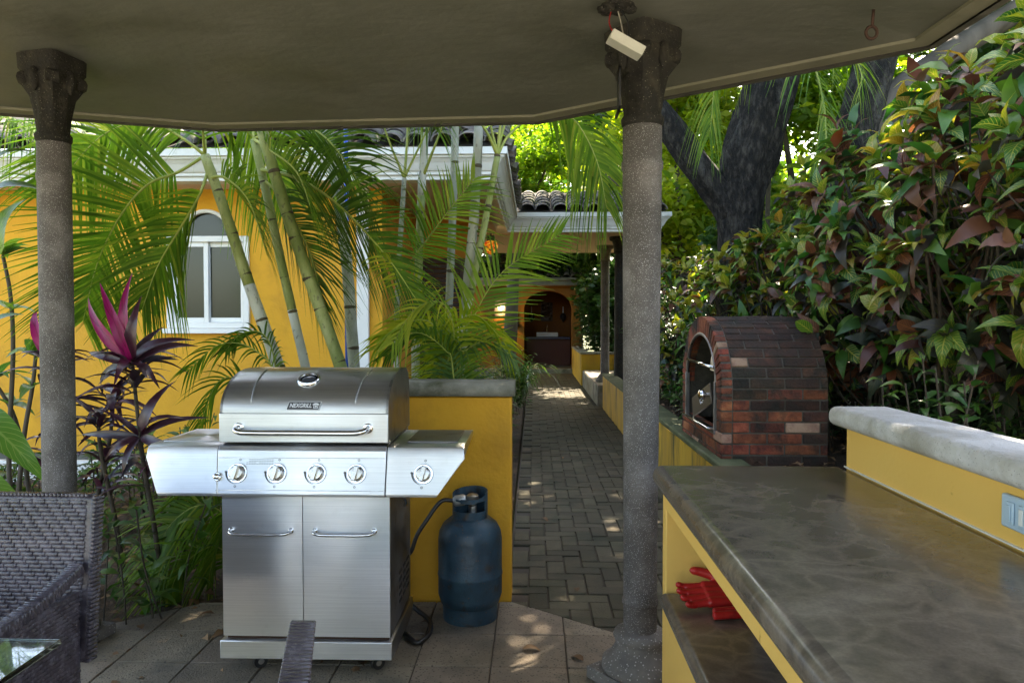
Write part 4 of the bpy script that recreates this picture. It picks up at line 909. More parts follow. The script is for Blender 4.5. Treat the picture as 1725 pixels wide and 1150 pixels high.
# arch ring on the path side
nv = 30; fx = OX+.0
iy, iz = .135, .125
for k in range(nv):
    a = math.pi*(k+.5)/nv; d0 = Vector((0, -math.cos(a)*oa, math.sin(a)*ob_)); d1 = Vector((0, -math.cos(a)*(oa-iy), math.sin(a)*(ob_-iz)))
    mid = (d0+d1)/2 + Vector((fx+.03, oc, ZS)); rad = (d0-d1); tg = Vector((0, rad.z, -rad.y)).normalized(); rl = rad.length
    wdt = math.pi*math.sqrt((oa-.07)**2*math.sin(a)**2+(ob_-.07)**2*math.cos(a)**2)/nv
    # outward = -X (top of the brick faces the path)
    brick(frame(mid + Vector((-.03, 0, 0)), rad.normalized(), tg, Vector((-1, 0, 0))) if False else frame(mid+Vector((-.03, 0, 0)), rad.normalized(), rad.normalized().cross(Vector((1, 0, 0))), Vector((-1, 0, 0))), (rl-.004, max(.018, wdt-.008), .065), 0 if random.random() < .92 else 2)
zc = OZ; row = 0
while zc < ZS-.01:
    h_ = min(.0665, ZS-zc); solid = zc < .66
    if solid:
        y = OY0; first = True
        while y < OY1-.02:
            L_ = min((.105 if (row % 2 and first) else .21), OY1-y); first = False
            brick(frame(Vector((fx, y+L_/2, zc+h_/2)), Vector((0, -1, 0)), Vector((0, 0, 1)), Vector((-1, 0, 0))), (L_-.009, h_-.009, .065), 0 if random.random() < .93 else 2); y += L_
    else:
        for y in (OY0, OY1-.125):
            brick(frame(Vector((fx, y+.0625, zc+h_/2)), Vector((0, -1, 0)), Vector((0, 0, 1)), Vector((-1, 0, 0))), (.116, h_-.009, .065), 0 if random.random() < .92 else 2)
    zc += h_; row += 1
# mortar core with hollow chamber
inn = sect(.007); m = MB()
cav = [(oc+(oa-.13)*math.cos(a), ZS+(ob_-.12)*math.sin(a)) for a in [math.pi*k/24 for k in range(25)]]
cav = [(OY1-.13, .665)] + cav + [(OY0+.13, .665)]
m.prism([(OX+.30, y, z) for y, z in inn], (OXB-OX-.302, 0, 0))
# shell around the mouth
for k in range(len(inn)-1):
    (a0, b0), (a1, b1) = inn[k], inn[k+1]
    m.add([(OX+.008, a0, b0), (OX+.30, a0, b0), (OX+.30, a1, b1), (OX+.008, a1, b1)], [(0, 1, 2, 3)])
cavn = [cav[min(len(cav)-1, int((1-k/(len(inn)-1))*(len(cav)-1)+.5))] for k in range(len(inn))]
for k in range(len(inn)-1):
    m.add([(OX+.008, *inn[k]), (OX+.008, *inn[k+1]), (OX+.008, *cavn[k+1]), (OX+.008, *cavn[k])], [(0, 1, 2, 3)])
    m.add([(OX+.008, *cavn[k]), (OX+.008, *cavn[k+1]), (OX+.299, *cavn[k+1]), (OX+.299, *cavn[k])], [(0, 1, 2, 3)])
m.add([(OX+.008, OY0+.01, OZ), (OX+.008, OY1-.01, OZ), (OX+.008, OY1-.01, .664), (OX+.008, OY0+.01, .664)], [(0, 1, 2, 3)])
m.build('mortar', K['mortar'], ov)
m = MB(); m.prism([(OX+.28, y, z) for y, z in cav], (.015, 0, 0)); m.build('soot_lining', K['dark'], ov)
# steel door assembly
dr = MB(); yA, yB = OY0+.15, OY1-.15
dr.box((OX-.008, yA, .668), (OX+.02, yB, .69)); dr.box((OX-.008, yA, .69), (OX+.02, yA+.022, 1.0)); dr.box((OX-.008, yB-.022, .69), (OX+.02, yB, 1.0))
dr.tube([(OX+.006, oc+(oa-.16)*math.cos(a), .99+(ob_-.18)*math.sin(a)) for a in [math.pi*k/20 for k in range(21)]], .012, 8)
do = dr.build('door_frame', K['steel_dark'], ov, bevel=.002, seg=1)
Md = Matrix.Translation((OX-.01, yA+.06, .90)) @ Matrix.Rotation(R(-16), 4, 'X')
m = MB(); m.box((-.012, -.02, -.05), (.0, .52, .085), mat=Md); pn = m.build('door_plate', plain('brown_steel', (.13, .105, .085), .35, .7), do, bevel=.003)
m = MB(); m.lathe([(.014, 0), (.014, .02), (.03, .024), (.034, .04), (.03, .055), (.012, .062)], Md @ Vector((-.012, .04, .02)), 18, mat=Matrix.Rotation(R(-90), 3, 'Y')); m.build('knob', K['chrome'], pn, smooth='auto')
m = MB()
for k in range(2): m.tube([Md @ Vector((-.0135, .20+k*.045+.018*math.cos(a), .02+.026*math.sin(a))) for a in [R(40+(k*180)+i*20) for i in range(15)]], .003, 6)
m.build('emblem', K['silver_ink'], pn, smooth=True)
m = MB(); m.box((OX-.05, yA+.02, .695), (OX+.0, yB-.02, .712)); m.build('sill_bar', K['chrome'], do, bevel=.005)
m = MB(); m.tube([(OX-.01, yA+.03, 1.085), (OX-.01, yB-.09, 1.10)], .011, 10); m.build('cross_bar', K['chrome'], do, smooth=True)
m = MB(); m.prism([(OX+.08, oc-.10+.14*math.cos(a), 1.04+.15*math.sin(a)) for a in [math.pi*k/16 for k in range(17)]], (.01, 0, 0)); m.build('inner_hood', K['steel'], do)

# ------------------------------------------------------------------ wicker chairs and glass table
def weave(mb, o, ux, uy, nz, W, H, cw=.0095, rh=.0115, fl=3):
    o, ux, uy, nz = Vector(o), Vector(ux), Vector(uy), Vector(nz)
    def strand(x, y, L_, w_, vert=False, h=.0048):
        a, b = (uy, ux) if vert else (ux, uy)
        p = o + ux*x + uy*y
        q = [p, p+a*L_, p+a*L_+b*w_, p+b*w_, p+a*(L_*.18)+b*(w_*.5)+nz*h, p+a*(L_*.82)+b*(w_*.5)+nz*h]
        f = [(0, 1, 5, 4), (3, 4, 5, 2), (0, 4, 3), (1, 2, 5)]
        mb.add(q, f if not vert else [tuple(reversed(t)) for t in f])
    nr, nc_ = int(H/rh), int(W/cw)
    for r_ in range(nr):
        c = -(r_ % (fl+1)) - 1
        while c < nc_:
            x0 = max(0, c*cw); x1 = min(W, (c+fl)*cw+.003)
            if x1-x0 > .008: strand(x0+random.uniform(0, .001), r_*rh+.0006, x1-x0, rh-.0016)
            xv = (c+fl)*cw
            if 0 <= xv < W-cw: strand(xv+.0012, r_*rh-.001, rh*1.25, cw-.0024, True)
            c += fl+1
def make_chair(name, label, loc, rz, group):
    t = thing(name, label, 'chair', (0, 0, 0))
    W = .56; lean = .10
    uz = Vector((0, lean, 1)).normalized(); nrm = Vector((0, -1, lean)).normalized()
    B0 = Vector((-W/2, .25, .40)); Hh = .475
    Mb = frame(Vector((0, .25, .40)), Vector((1, 0, 0)), Vector((0, 1, -lean)).normalized(), uz)
    m = MB(); m.box((-W/2, .002, 0), (W/2, .036, Hh), mat=Mb); bk = m.build('backrest', K['wicker'], t, bevel=.012, seg=3)
    m = MB(); weave(m, B0 + uz*.012 + Vector((.02, 0, 0)) + nrm*.0005, (1, 0, 0), uz, nrm, W-.045, Hh-.02); tag(m.build('weave', K['wicker'], bk, smooth=True), kind='stuff')
    m = MB()
    for k in range(44):   # wrapped border on the top edge and sides
        x = -W/2+.012+k*(W-.03)/44; m.box((x, -.003, Hh-.004), (x+.0105, .039, Hh+.004), mat=Mb)
    for k in range(40):
        z = .004+k*.0118
        for s in (-1, 1): m.box((s*W/2-.006, -.003, z), (s*W/2+.006, .039, z+.0095), mat=Mb)
    tag(m.build('border_wrap', K['wicker'], bk, bevel=.002, seg=1), kind='stuff')
    m = MB(); m.box((-W/2+.02, -.27, .33), (W/2-.02, .25, .42)); m.build('seat', K['wicker'], t, bevel=.02, seg=3)
    for s in (-1, 1):
        P0 = [(s*(W/2-.03), .262, .675), (s*(W/2-.03), .16, .645), (s*(W/2-.03), .02, .62), (s*(W/2-.03), -.15, .61), (s*(W/2-.03), -.26, .585), (s*(W/2-.03), -.285, .50), (s*(W/2-.03), -.275, .36)]
        P = bez(P0, 36); m = MB()
        for i in range(len(P)-1):
            a, b = P[i], P[i+1]; d = b-a; L_ = d.length; d.normalize(); up = Vector((1, 0, 0)).cross(d); F = frame(a, Vector((1, 0, 0)), d, up)
            m.box((-.020, 0, -.016), (.020, L_+.003, .016), mat=F)
            m.box((-.0215, .002, -.0175), (.0215, L_*.82, .0175), mat=F)
        m.build('armrest', K['wicker'], t, bevel=.004, seg=1)
        m = MB(); m.box((s*(W/2-.03)-.01, -.25, .34), (s*(W/2-.03)+.01, .25, .61)); sp_ = m.build('side_panel', K['wicker'], t)
        m = MB(); weave(m, (s*(W/2-.03)+.0105*s, -.25 if s > 0 else .25, .34), (0, s, 0), (0, 0, 1), (s, 0, 0), .5, .27, .012, .012, 3); tag(m.build('weave', K['wicker'], sp_, smooth=True), kind='stuff')
        for y in (-.235, .225):
            m = MB(); m.tube([(s*(W/2-.02), y, .0), (s*(W/2-.02), y, .345)], [.018, .022], 10); m.build('leg', K['wicker'], t, smooth=True)
    t.location = loc; t.rotation_euler = (0, 0, rz)
    return t
make_chair('wicker_chair', 'dark brown wicker armchair with broad woven back beside the glass table', (-1.565, 1.80, 0), R(-2), 'wicker chairs')
make_chair('wicker_chair', 'dark wicker armchair turned edge on in front of the grill', (-.63, .88, 0), R(-76), 'wicker chairs')
tb = thing('glass_table', 'glass topped dining table with dark wicker base', 'table', (-1.6, .85, 0))
m = MB(); m.box((-2.25, .25, .732), (-.945, 1.43, .744)); m.build('tabletop', K['glass'], tb, bevel=.003)
m = MB(); m.box((-2.1, .38, .69), (-1.12, 1.28, .731)); m.build('apron', K['wicker'], tb, bevel=.01)
for x in (-2.05, -1.17):
    for y in (.43, 1.23):
        m = MB(); m.box((x-.035, y-.035, 0), (x+.035, y+.035, .69)); m.build('leg', K['wicker'], tb, bevel=.008)

# ------------------------------------------------------------------ plants: building blocks
def leaf_geo(L_, W, fold=.25, curl=.35, n=6, ruf=.0, tip=1.6, base=.55):
    """leaf along +Y, upper side +Z"""
    vv, uv = [], []
    for i in range(n+1):
        t = i/n; w_ = W*.5*max(.02, (math.sin(math.pi*min(1, t**base)) ** .85)) if 0 < t < 1 else W*.02
        a = -curl*t*t; y = L_*t*math.cos(a*.6); z = L_*(.10*math.sin(math.pi*t) + .5*a*t)
        r_ = ruf*math.sin(t*19)*W
        vv += [(-w_, y, z+fold*w_+r_), (0, y, z), (w_, y, z+fold*w_-r_)]; uv += [(.0, t), (.5, t), (1., t)]
    ff = []
    for i in range(n):
        b = i*3; ff += [(b, b+1, b+4, b+3), (b+1, b+2, b+5, b+4)]
    return vv, ff, uv
def mesh_of(name, geo, mat):
    vv, ff, uv = geo; me = bpy.data.meshes.new(name); me.from_pydata(vv, [], ff); ul = me.uv_layers.new(name='UVMap')
    for l in me.loops: ul.data[l.index].uv = uv[l.vertex_index]
    me.polygons.foreach_set('use_smooth', [True]*len(me.polygons)); me.materials.append(mat); return me
def aim(p, d, up=(0, 0, 1), roll=0, s=1):
    """frame with +Y along d and +Z near up"""
    d = Vector(d).normalized(); up = Vector(up); x = d.cross(up)
    if x.length < 1e-4: x = d.orthogonal()
    x.normalize(); z = x.cross(d).normalized()
    M_ = Matrix((x, d, z)).transposed().to_4x4() @ Matrix.Rotation(roll, 4, 'Y'); M_ = M_ @ Matrix.Scale(s, 4); M_.translation = Vector(p); return M_
def leaf_obj(name, me, M_, parent):
    o = bpy.data.objects.new(name, me); col.objects.link(o); o.matrix_basis = M_; set_parent(o, parent); return o
def put(mb, geo, M_, mi=0):
    vv, ff, uv = geo; mb.add([M_ @ Vector(v) for v in vv], ff, mi, uv)
def rdir(spread_z=(-.3, 1)):
    a = random.uniform(0, 6.283); return Vector((math.cos(a), math.sin(a), random.uniform(*spread_z))).normalized()

def frond(parent, pts, LL=.42, n=44, width=.0135, droop=.35, mat='palm', start=.16, vee=.35, sweep_=.55, rr=.011, name='frond', ragged=.06, twist=0):
    n = int(n*1.25); C = bez(pts, 26); m = MB(); k = len(C)
    m.tube(C, [rr*(1-.85*i/(k-1)) for i in range(k)], 6, 1)
    ln = [0]
    for i in range(1, k): ln.append(ln[-1]+(C[i]-C[i-1]).length)
    tot = ln[-1]
    def at(s):
        s = max(0, min(tot, s)); i = 1
        while i < k-1 and ln[i] < s: i += 1
        f = (s-ln[i-1])/max(1e-9, ln[i]-ln[i-1]); return C[i-1].lerp(C[i], f), (C[i]-C[i-1]).normalized()
    for q in range(n):
        t = start+(1-start)*(q+.5)/n; p, T = at(t*tot)
        S_ = T.cross(Vector((0, 0, 1)))
        if S_.length < .08: S_ = T.cross(Vector((0, 1, 0)))
        S_.normalize(); N_ = S_.cross(T).normalized()
        if twist: Rt = Matrix.Rotation(R(twist), 3, T); S_ = Rt @ S_; N_ = Rt @ N_
        u_ = (t-start)/(1-start); L_ = LL*(.45+.75*math.sin(math.pi*(.15+.75*u_)))*(1-.35*u_*u_)
        for sg in (1, -1):
            if random.random() < ragged*.5: continue
            sw = sweep_+.9*u_*u_
            d = (S_*sg*1.0 + T*(sw+random.uniform(-.12, .12)) + N_*(vee+random.uniform(-.12, .12))).normalized(); l_ = L_*random.uniform(.85, 1.1)
            dr_ = droop*random.uniform(.6, 1.4); ns = 5; prev = None; w_dir = d.cross(N_).normalized()
            vv = []; 
            for j in range(ns+1):
                v_ = j/ns; c = p + d*(l_*v_) + Vector((0, 0, -1))*(dr_*l_*v_*v_*1.1)
                ww = width*.5*(.55+.45*math.sin(math.pi*min(1, v_*1.15+.12)))*(1-v_**3)+.0008
                vv += [c - w_dir*ww, c + w_dir*ww]
            m.add(vv, [(2*j, 2*j+1, 2*j+3, 2*j+2) for j in range(ns)], 0)
    return m.build(name, [K[mat], K['rachis']], parent, smooth=True)

def palm(label, trunk, r0, r1, zones, fr, group='areca palms behind the grill', ring=.15, loc=None):
    """trunk: points; zones: list of (from,to,material) along the trunk; fr: list of frond arguments"""
    r0 *= .68; r1 *= .72; ring *= 1.4
    C = bez(trunk, 30); k = len(C); p0 = C[0]
    t = thing('palm_tree', label, 'palm', (p0.x, p0.y, p0.z), group=group)
    for a, b, mt in zones:
        i0, i1 = int(a*(k-1)), int(b*(k-1)); m = MB(); seg = C[i0:i1+1]
        m.tube(seg, [(r0+(r1-r0)*(i0+i)/(k-1))*(1+.03*math.sin(i*2.1)) for i in range(len(seg))], 14, jit=.015); m.build('trunk', K[mt], t, smooth=True)
    m = MB(); s = random.uniform(0, ring); acc_ = 0
    for i in range(1, int(k*zones[-1][1])):
        L_ = (C[i]-C[i-1]).length; acc_ += L_
        if acc_ > s:
            rr = r0+(r1-r0)*i/(k-1); d = (C[i]-C[i-1]).normalized(); c = C[i-1] + d*random.uniform(0, L_)
            tilt = Vector((random.uniform(-.12, .12), random.uniform(-.12, .12), 0))
            m = MB(); m.tube([c-d*.006, c-d*.002+tilt*.01, c+d*.002+tilt*.01, c+d*.006], [rr*.98, rr*1.045, rr*1.045, rr*.98], 14, caps=False); s = acc_+ring*random.uniform(.75, 1.3)
            m.build('leaf_scar', K['cane_ring'], t, smooth=True)
    for f in fr: frond(t, **f)
    return t
D = lambda pts, **k: dict(pts=pts, **k)
# leaning canes, surveyed at their crossing with the grill lid and the eave
Y1 = 4.4
c1 = pt(345, 262, Y1)
palm('leaning areca palm with green upper cane in front of the white window', [(-1.16, 4.45, -.06), pt(495, 690, Y1), pt(470, 620, Y1), pt(420, 480, Y1), pt(375, 345, Y1), c1], .062, .040,
     [(0, .60, 'cane_pale'), (.60, 1.0, 'cane_green')], [
     D([c1, pt(300, 290, 4.35), pt(250, 310, 4.25), pt(205, 360, 4.15), pt(165, 440, 4.05), pt(140, 540, 4.0)], LL=.60, n=60, droop=.12, vee=.1, sweep_=.35, width=.0145, twist=68),
     D([c1, pt(310, 235, 4.35), pt(250, 205, 4.3), pt(170, 230, 4.2), pt(90, 320, 4.1)], LL=.52, n=50, droop=.4, twist=55, width=.0145),
     D([pt(350, 290, 4.4), pt(335, 330, 4.3), pt(300, 390, 4.2), pt(265, 450, 4.15), pt(240, 520, 4.1)], LL=.46, n=44, droop=.35, twist=60, width=.0135),
     D([c1, pt(350, 205, 4.5), pt(390, 200, 4.6), pt(450, 260, 4.8), pt(490, 330, 5.0)], LL=.5, n=44, droop=.5, twist=-50, width=.0145),
     D([pt(352, 300, 4.4), pt(380, 300, 4.3), pt(420, 340, 4.2), pt(450, 430, 4.1)], LL=.36, n=34, droop=.5, twist=-50),
     D([c1, pt(340, 200, 4.2), pt(330, 100, 3.9)], LL=.3, n=14, mat='palm')])
c2 = pt(428, 235, 4.5)
palm('areca palm with long dark frond sweeping across toward the porch', [(-1.30, 4.55, -.06), pt(525, 680, 4.5), pt(515, 620, 4.5), pt(480, 470, 4.5), pt(452, 340, 4.5), c2], .046, .034,
     [(0, .56, 'cane_pale'), (.56, 1, 'cane_green')], [
     D([pt(435, 285, 4.5), pt(500, 300, 4.35), pt(570, 345, 4.2), pt(650, 430, 4.05), pt(705, 510, 3.95)], LL=.56, n=58, droop=.2, mat='palm_dark', vee=.15, rr=.014, twist=-55, width=.0145),
     D([c2, pt(480, 210, 4.4), pt(540, 225, 4.3), pt(600, 300, 4.2), pt(625, 380, 4.1)], LL=.5, n=46, droop=.35, mat='palm_dark', twist=-55, width=.014),
     D([c2, pt(450, 250, 4.3), pt(500, 290, 4.1), pt(530, 370, 3.95)], LL=.44, n=38, droop=.5, twist=-50, mat='palm', width=.0135),
     D([c2, pt(420, 190, 4.6), pt(380, 150, 4.8), pt(300, 160, 5.0)], LL=.4, n=30, droop=.5),
     D([pt(440, 300, 4.5), pt(470, 330, 4.45), pt(520, 420, 4.4), pt(545, 520, 4.35)], LL=.44, n=40, droop=.4, mat='palm_dark', twist=-60, width=.0135)])
palm('mossy green ringed areca cane leaning between paler canes', [(-1.02, 4.32, -.06), pt(590, 690, 4.3), pt(572, 612, 4.3), pt(525, 480, 4.3), pt(487, 370, 4.3), pt(450, 250, 4.3), pt(415, 120, 4.3)], .058, .045,
     [(0, 1, 'cane_green')], [D([pt(415, 120, 4.3), pt(480, 60, 4.1), pt(560, 60, 3.9)], LL=.4, n=24)])
palm('tall grey ringed areca cane beside the blue pole', [(-1.12, 4.75, -.06), pt(600, 680, 4.7), pt(594, 580, 4.7), pt(583, 430, 4.7), pt(565, 300, 4.7), pt(548, 190, 4.7), pt(540, 90, 4.7)], .055, .05,
     [(0, 1, 'cane_grey')], [D([pt(540, 90, 4.7), pt(600, 50, 4.5), pt(680, 100, 4.3), pt(720, 200, 4.2)], LL=.42, n=34, droop=.6)])
c5 = pt(681, 300, 4.6)
palm('slender areca palm with three upright petioles before the eave', [(-.85, 4.62, -.06), pt(668, 620, 4.6), pt(670, 480, 4.6), pt(678, 350, 4.6), c5], .026, .02,
     [(0, .35, 'cane_pale'), (.35, 1, 'cane_grey')], [
     D([c5, pt(660, 250, 4.55), pt(625, 170, 4.5), pt(560, 130, 4.4)], LL=.36, n=20, start=.62, rr=.010),
     D([c5, pt(686, 230, 4.65), pt(688, 130, 4.7), pt(700, 40, 4.8)], LL=.36, n=14, start=.7, rr=.011),
     D([c5, pt(705, 250, 4.6), pt(745, 170, 4.55), pt(800, 110, 4.5)], LL=.36, n=20, start=.62, rr=.010),
     D([pt(672, 470, 4.6), pt(700, 430, 4.5), pt(760, 350, 4.35), pt(800, 300, 4.3)], LL=.38, n=22, start=.25, rr=.009, mat='palm', droop=.25, twist=-55)])
palm('straight areca cane with peeling brown sheath', [(-.74, 4.7, -.06), pt(700, 620, 4.65), pt(704, 480, 4.65), pt(710, 330, 4.65), pt(716, 215, 4.65), pt(720, 90, 4.65)], .04, .034,
     [(0, .3, 'cane_grey'), (.3, .62, 'cane_green'), (.62, 1, 'cane_pale')], [D([pt(712, 300, 4.65), pt(735, 240, 4.55), pt(770, 160, 4.5), pt(830, 110, 4.4)], LL=.36, n=18, start=.6), D([pt(716, 230, 4.65), pt(735, 190, 4.6), pt(790, 120, 4.4)], LL=.3, n=16, start=.5)])
palm('grey cane with dark rings rising past the eave', [(-.52, 4.75, -.06), pt(752, 640, 4.7), pt(757, 500, 4.7), pt(763, 350, 4.7), pt(767, 215, 4.7), pt(769, 90, 4.7)], .038, .034,
     [(0, 1, 'cane_grey')], [D([pt(769, 90, 4.7), pt(850, 30, 4.5), pt(920, 60, 4.3)], LL=.4, n=20)], ring=.13)
palm('thick pale areca cane next to the garden wall cap', [(-.43, 4.5, -.06), pt(778, 640, 4.45), pt(786, 500, 4.45), pt(800, 350, 4.45), pt(806, 215, 4.45), pt(808, 90, 4.45)], .05, .036,
     [(0, .35, 'cane_grey'), (.35, 1, 'cane_grey')], [D([pt(808, 90, 4.45), pt(760, 20, 4.2), pt(700, 40, 4.0)], LL=.4, n=20)])
c9 = pt(838, 262, 4.4)
palm('areca palm with arching frond over the walkway roof', [(-.40, 4.42, -.06), pt(772, 620, 4.4), pt(792, 500, 4.4), pt(818, 370, 4.4), c9], .036, .026,
     [(0, .5, 'cane_pale'), (.5, 1, 'cane_green')], [
     D([c9, pt(860, 225, 4.45), pt(910, 190, 4.5), pt(965, 200, 4.55), pt(1005, 270, 4.6), pt(1022, 350, 4.6)], LL=.36, n=42, droop=.8, start=.36, rr=.010, mat='palm', twist=-35, width=.015),
     D([c9, pt(845, 200, 4.4), pt(870, 100, 4.4), pt(930, 50, 4.4)], LL=.38, n=18, start=.5),
     D([c9, pt(825, 200, 4.35), pt(815, 100, 4.3)], LL=.38, n=12, start=.7),
     D([c9, pt(815, 215, 4.3), pt(770, 170, 4.2), pt(730, 200, 4.1)], LL=.34, n=26, start=.4),
     D([c9, pt(850, 210, 4.5), pt(885, 120, 4.6), pt(960, 60, 4.7), pt(1010, 90, 4.8)], LL=.34, n=30, start=.4, droop=.8)])
# young clumps at the foot of the canes
def clump(label, base, fr, mat, group='young palm clumps by the wall'):
    t = thing('young_palm', label, 'palm', base, group=group)
    for f in fr: frond(t, **{**dict(mat=mat, LL=.30, n=36, droop=.5, start=.3, rr=.006, width=.0135, twist=random.choice((-45, 40, 55))), **f})
    return t
b0 = Vector((-.62, 4.25, -.06)); 
clump('bright yellow green palm clump spraying over the wall cap', b0, [
    D([b0, pt(735, 640, 4.2), pt(730, 560, 4.15), pt(700, 480, 4.1), pt(640, 430, 4.0)]),
    D([b0, pt(745, 640, 4.2), pt(760, 560, 4.1), pt(800, 530, 4.0), pt(850, 575, 3.95)]),
    D([b0, pt(740, 640, 4.15), pt(745, 580, 4.05), pt(720, 540, 3.95), pt(670, 550, 3.9), pt(630, 590, 3.85)]),
    D([b0, pt(745, 650, 4.2), pt(770, 590, 4.2), pt(820, 560, 4.2), pt(860, 590, 4.2)]),
    D([b0, pt(740, 640, 4.2), pt(735, 580, 4.1), pt(690, 545, 4.05), pt(640, 570, 4.0)], LL=.24),
    D([b0, pt(750, 640, 4.1), pt(765, 560, 4.0), pt(745, 510, 3.9), pt(700, 520, 3.85), pt(660, 580, 3.8)])], 'palm_yel')
b1 = Vector((-.35, 4.15, -.06))
clump('green palm clump with frond reaching toward the hanging lamp', b1, [
    D([b1, pt(775, 610, 4.1), pt(800, 530, 4.05), pt(850, 455, 4.0), pt(945, 395, 3.95)], LL=.34, n=40, droop=.15, mat='palm', vee=.1, twist=-60, start=.4),
    D([b1, pt(770, 630, 4.1), pt(785, 590, 4.05), pt(830, 575, 4.0), pt(870, 610, 4.0)], mat='palm_dark', LL=.2),
    D([b1, pt(768, 620, 4.15), pt(770, 580, 4.1), pt(740, 545, 4.05), pt(700, 560, 4.0)], mat='palm', LL=.24),
    D([b1, pt(765, 640, 4.05), pt(750, 590, 3.98), pt(700, 560, 3.9), pt(650, 600, 3.86)], mat='palm_dark')], 'palm')
b2 = Vector((-1.35, 4.15, -.06))
clump('low palm clump fanning over the flower bed left of the canes', b2, [
    D([b2, pt(470, 660, 4.1), pt(430, 590, 4.1), pt(370, 580, 4.05), pt(315, 625, 4.0)], mat='palm', LL=.26),
    D([b2, pt(455, 700, 4.1), pt(420, 650, 4.1), pt(370, 640, 4.05), pt(335, 720, 4.0)], mat='palm'),
    D([b2, pt(470, 660, 4.15), pt(450, 570, 4.15), pt(410, 560, 4.1), pt(380, 590, 4.1)], mat='palm_dark', LL=.2)], 'palm')
b3 = Vector((-1.50, 3.95, -.06))
clump('dark palm seedling drooping onto the floor tiles', b3, [
    D([b3, pt(405, 900, 3.85), pt(350, 850, 3.75), pt(290, 880, 3.7), pt(250, 960, 3.65)], LL=.34),
    D([b3, pt(405, 950, 3.8), pt(360, 920, 3.7), pt(310, 950, 3.62), pt(280, 1010, 3.58)], LL=.34),
    D([b3, pt(405, 850, 3.9), pt(370, 800, 3.85), pt(330, 820, 3.8), pt(290, 900, 3.8)], LL=.3),
    D([b3, pt(420, 900, 3.9), pt(395, 860, 3.8), pt(370, 900, 3.7), pt(350, 980, 3.65)], LL=.28)], 'palm')
b4 = Vector((-4.4, 5.2, -.06)); c4 = pt(-60, 160, 5.2)
palm('palm with hanging fronds left of the stone column', [b4, (-4.35, 5.2, 1.2), c4], .05, .04, [(0, 1, 'cane_grey')], [
    D([c4, pt(-20, 190, 5.1), pt(20, 200, 5.05), pt(60, 215, 5.0), pt(120, 250, 4.95)], LL=.4, n=40, droop=1.0),
    D([c4, pt(0, 140, 5.0), pt(60, 150, 4.9), pt(110, 200, 4.8)], LL=.4, n=36, droop=.9)], group='palms by the house')
b5 = Vector((2.45, 7.7, .5)); c5b = pt(1310, 40, 6.4)
palm('slim palm with grey green frond hanging in front of the big tree', [b5, (2.4, 7.7, 2.0), (2.36, 7.5, 3.2), c5b], .04, .03, [(0, 1, 'cane_ring')], [
    D([c5b, pt(1360, 90, 5.7), pt(1385, 160, 5.6), pt(1392, 250, 5.55), pt(1385, 300, 5.5)], LL=.34, n=36, droop=1.0, mat='palm'),
    D([c5b, pt(1300, 60, 5.9), pt(1215, 110, 6.2), pt(1195, 230, 6.3)], LL=.36, n=40, droop=1.0, mat='palm'),
    D([c5b, pt(1400, 60, 5.6), pt(1450, 120, 5.5), pt(1440, 180, 5.5)], LL=.34, n=30, droop=.9, mat='palm')], group='palms by the house')

# ------------------------------------------------------------------ ti plants (cordyline)
ti_geo = [leaf_geo(.36, .068, .35, .45, 7), leaf_geo(.33, .058, .4, .8, 7), leaf_geo(.38, .052, .45, .25, 8, .02)]
TIM = [mesh_of('ti_leaf', g_, K['ti_magenta']) for g_ in ti_geo]; TIP = [mesh_of('ti_leaf', g_, K['ti_purple']) for g_ in ti_geo]
def ti_plant(label, stem, heads, group='ti plants in the flower bed'):
    C = bez(stem, 16); t = thing('ti_plant', label, 'plant', tuple(C[0]), group=group)
    m = MB(); m.tube(C, [.014-.006*i/len(C) for i in range(len(C))], 8); m.build('stem', K['twig'], t, smooth=True)
    for (f, npur, nmag, s) in heads:
        i = min(len(C)-1, int(f*(len(C)-1)))
        for k in range(npur):
            a = k*2.4+random.uniform(-.4, .4); p = C[i] - (C[i]-C[max(0, i-3)]) * (k/npur)*.9
            leaf_obj('leaf', random.choice(TIP), aim(p, (math.cos(a), math.sin(a)*.8, random.uniform(-.15, .75)), roll=random.uniform(-.4, .4), s=s*random.uniform(.7, 1.05)), t)
        for k in range(nmag):
            a = k*2.1+.6; leaf_obj('leaf', random.choice(TIM), aim(C[i], (math.cos(a)*.5, math.sin(a)*.35, 1), roll=random.uniform(-1.2, 1.2), s=s*random.uniform(.8, 1.1)), t)
    return t
t = ti_plant('ti plant with bright magenta crown and dark purple leaves', [pt(278, 1025, 3.62), pt(262, 900, 3.65), pt(242, 780, 3.66), pt(232, 700, 3.66), pt(222, 600, 3.66)], [(1, 16, 0, .85), (.62, 8, 0, .7)])
top = pt(222, 610, 3.66)
for (u_, v_, dy, s) in ((140, 505, .05, 1.0), (168, 480, -.03, 1.0), (212, 465, .0, 1.05), (205, 560, -.1, .8)):
    q = pt(u_, v_, 3.66+dy); leaf_obj('leaf', TIM[2], aim(top, q-top, up=(0.1, -1, .3), roll=random.uniform(-.3, .3), s=(q-top).length/.36), t)
for (u_, v_, dy) in ((228, 500, -.08), (312, 558, -.05), (300, 600, .06), (255, 625, -.1), (190, 640, -.1), (135, 590, 0), (330, 570, .1), (270, 545, .05), (150, 655, .08)):
    q = pt(u_, v_, 3.66+dy); leaf_obj('leaf', TIP[0], aim(top, q-top, up=(0.1, -1, .5), roll=random.uniform(-.3, .3), s=(q-top).length/.36), t)
mid_ = pt(236, 735, 3.66)
for (u_, v_, dy) in ((300, 680, -.05), (335, 700, .02), (175, 690, -.08), (140, 730, .0), (160, 770, -.1), (320, 770, -.1), (280, 640, .05), (200, 800, -.12)):
    q = pt(u_, v_, 3.66+dy); leaf_obj('leaf', random.choice(TIP), aim(mid_, q-mid_, up=(0.1, -1, .7), roll=random.uniform(-.5, .5), s=(q-mid_).length/.34), t)
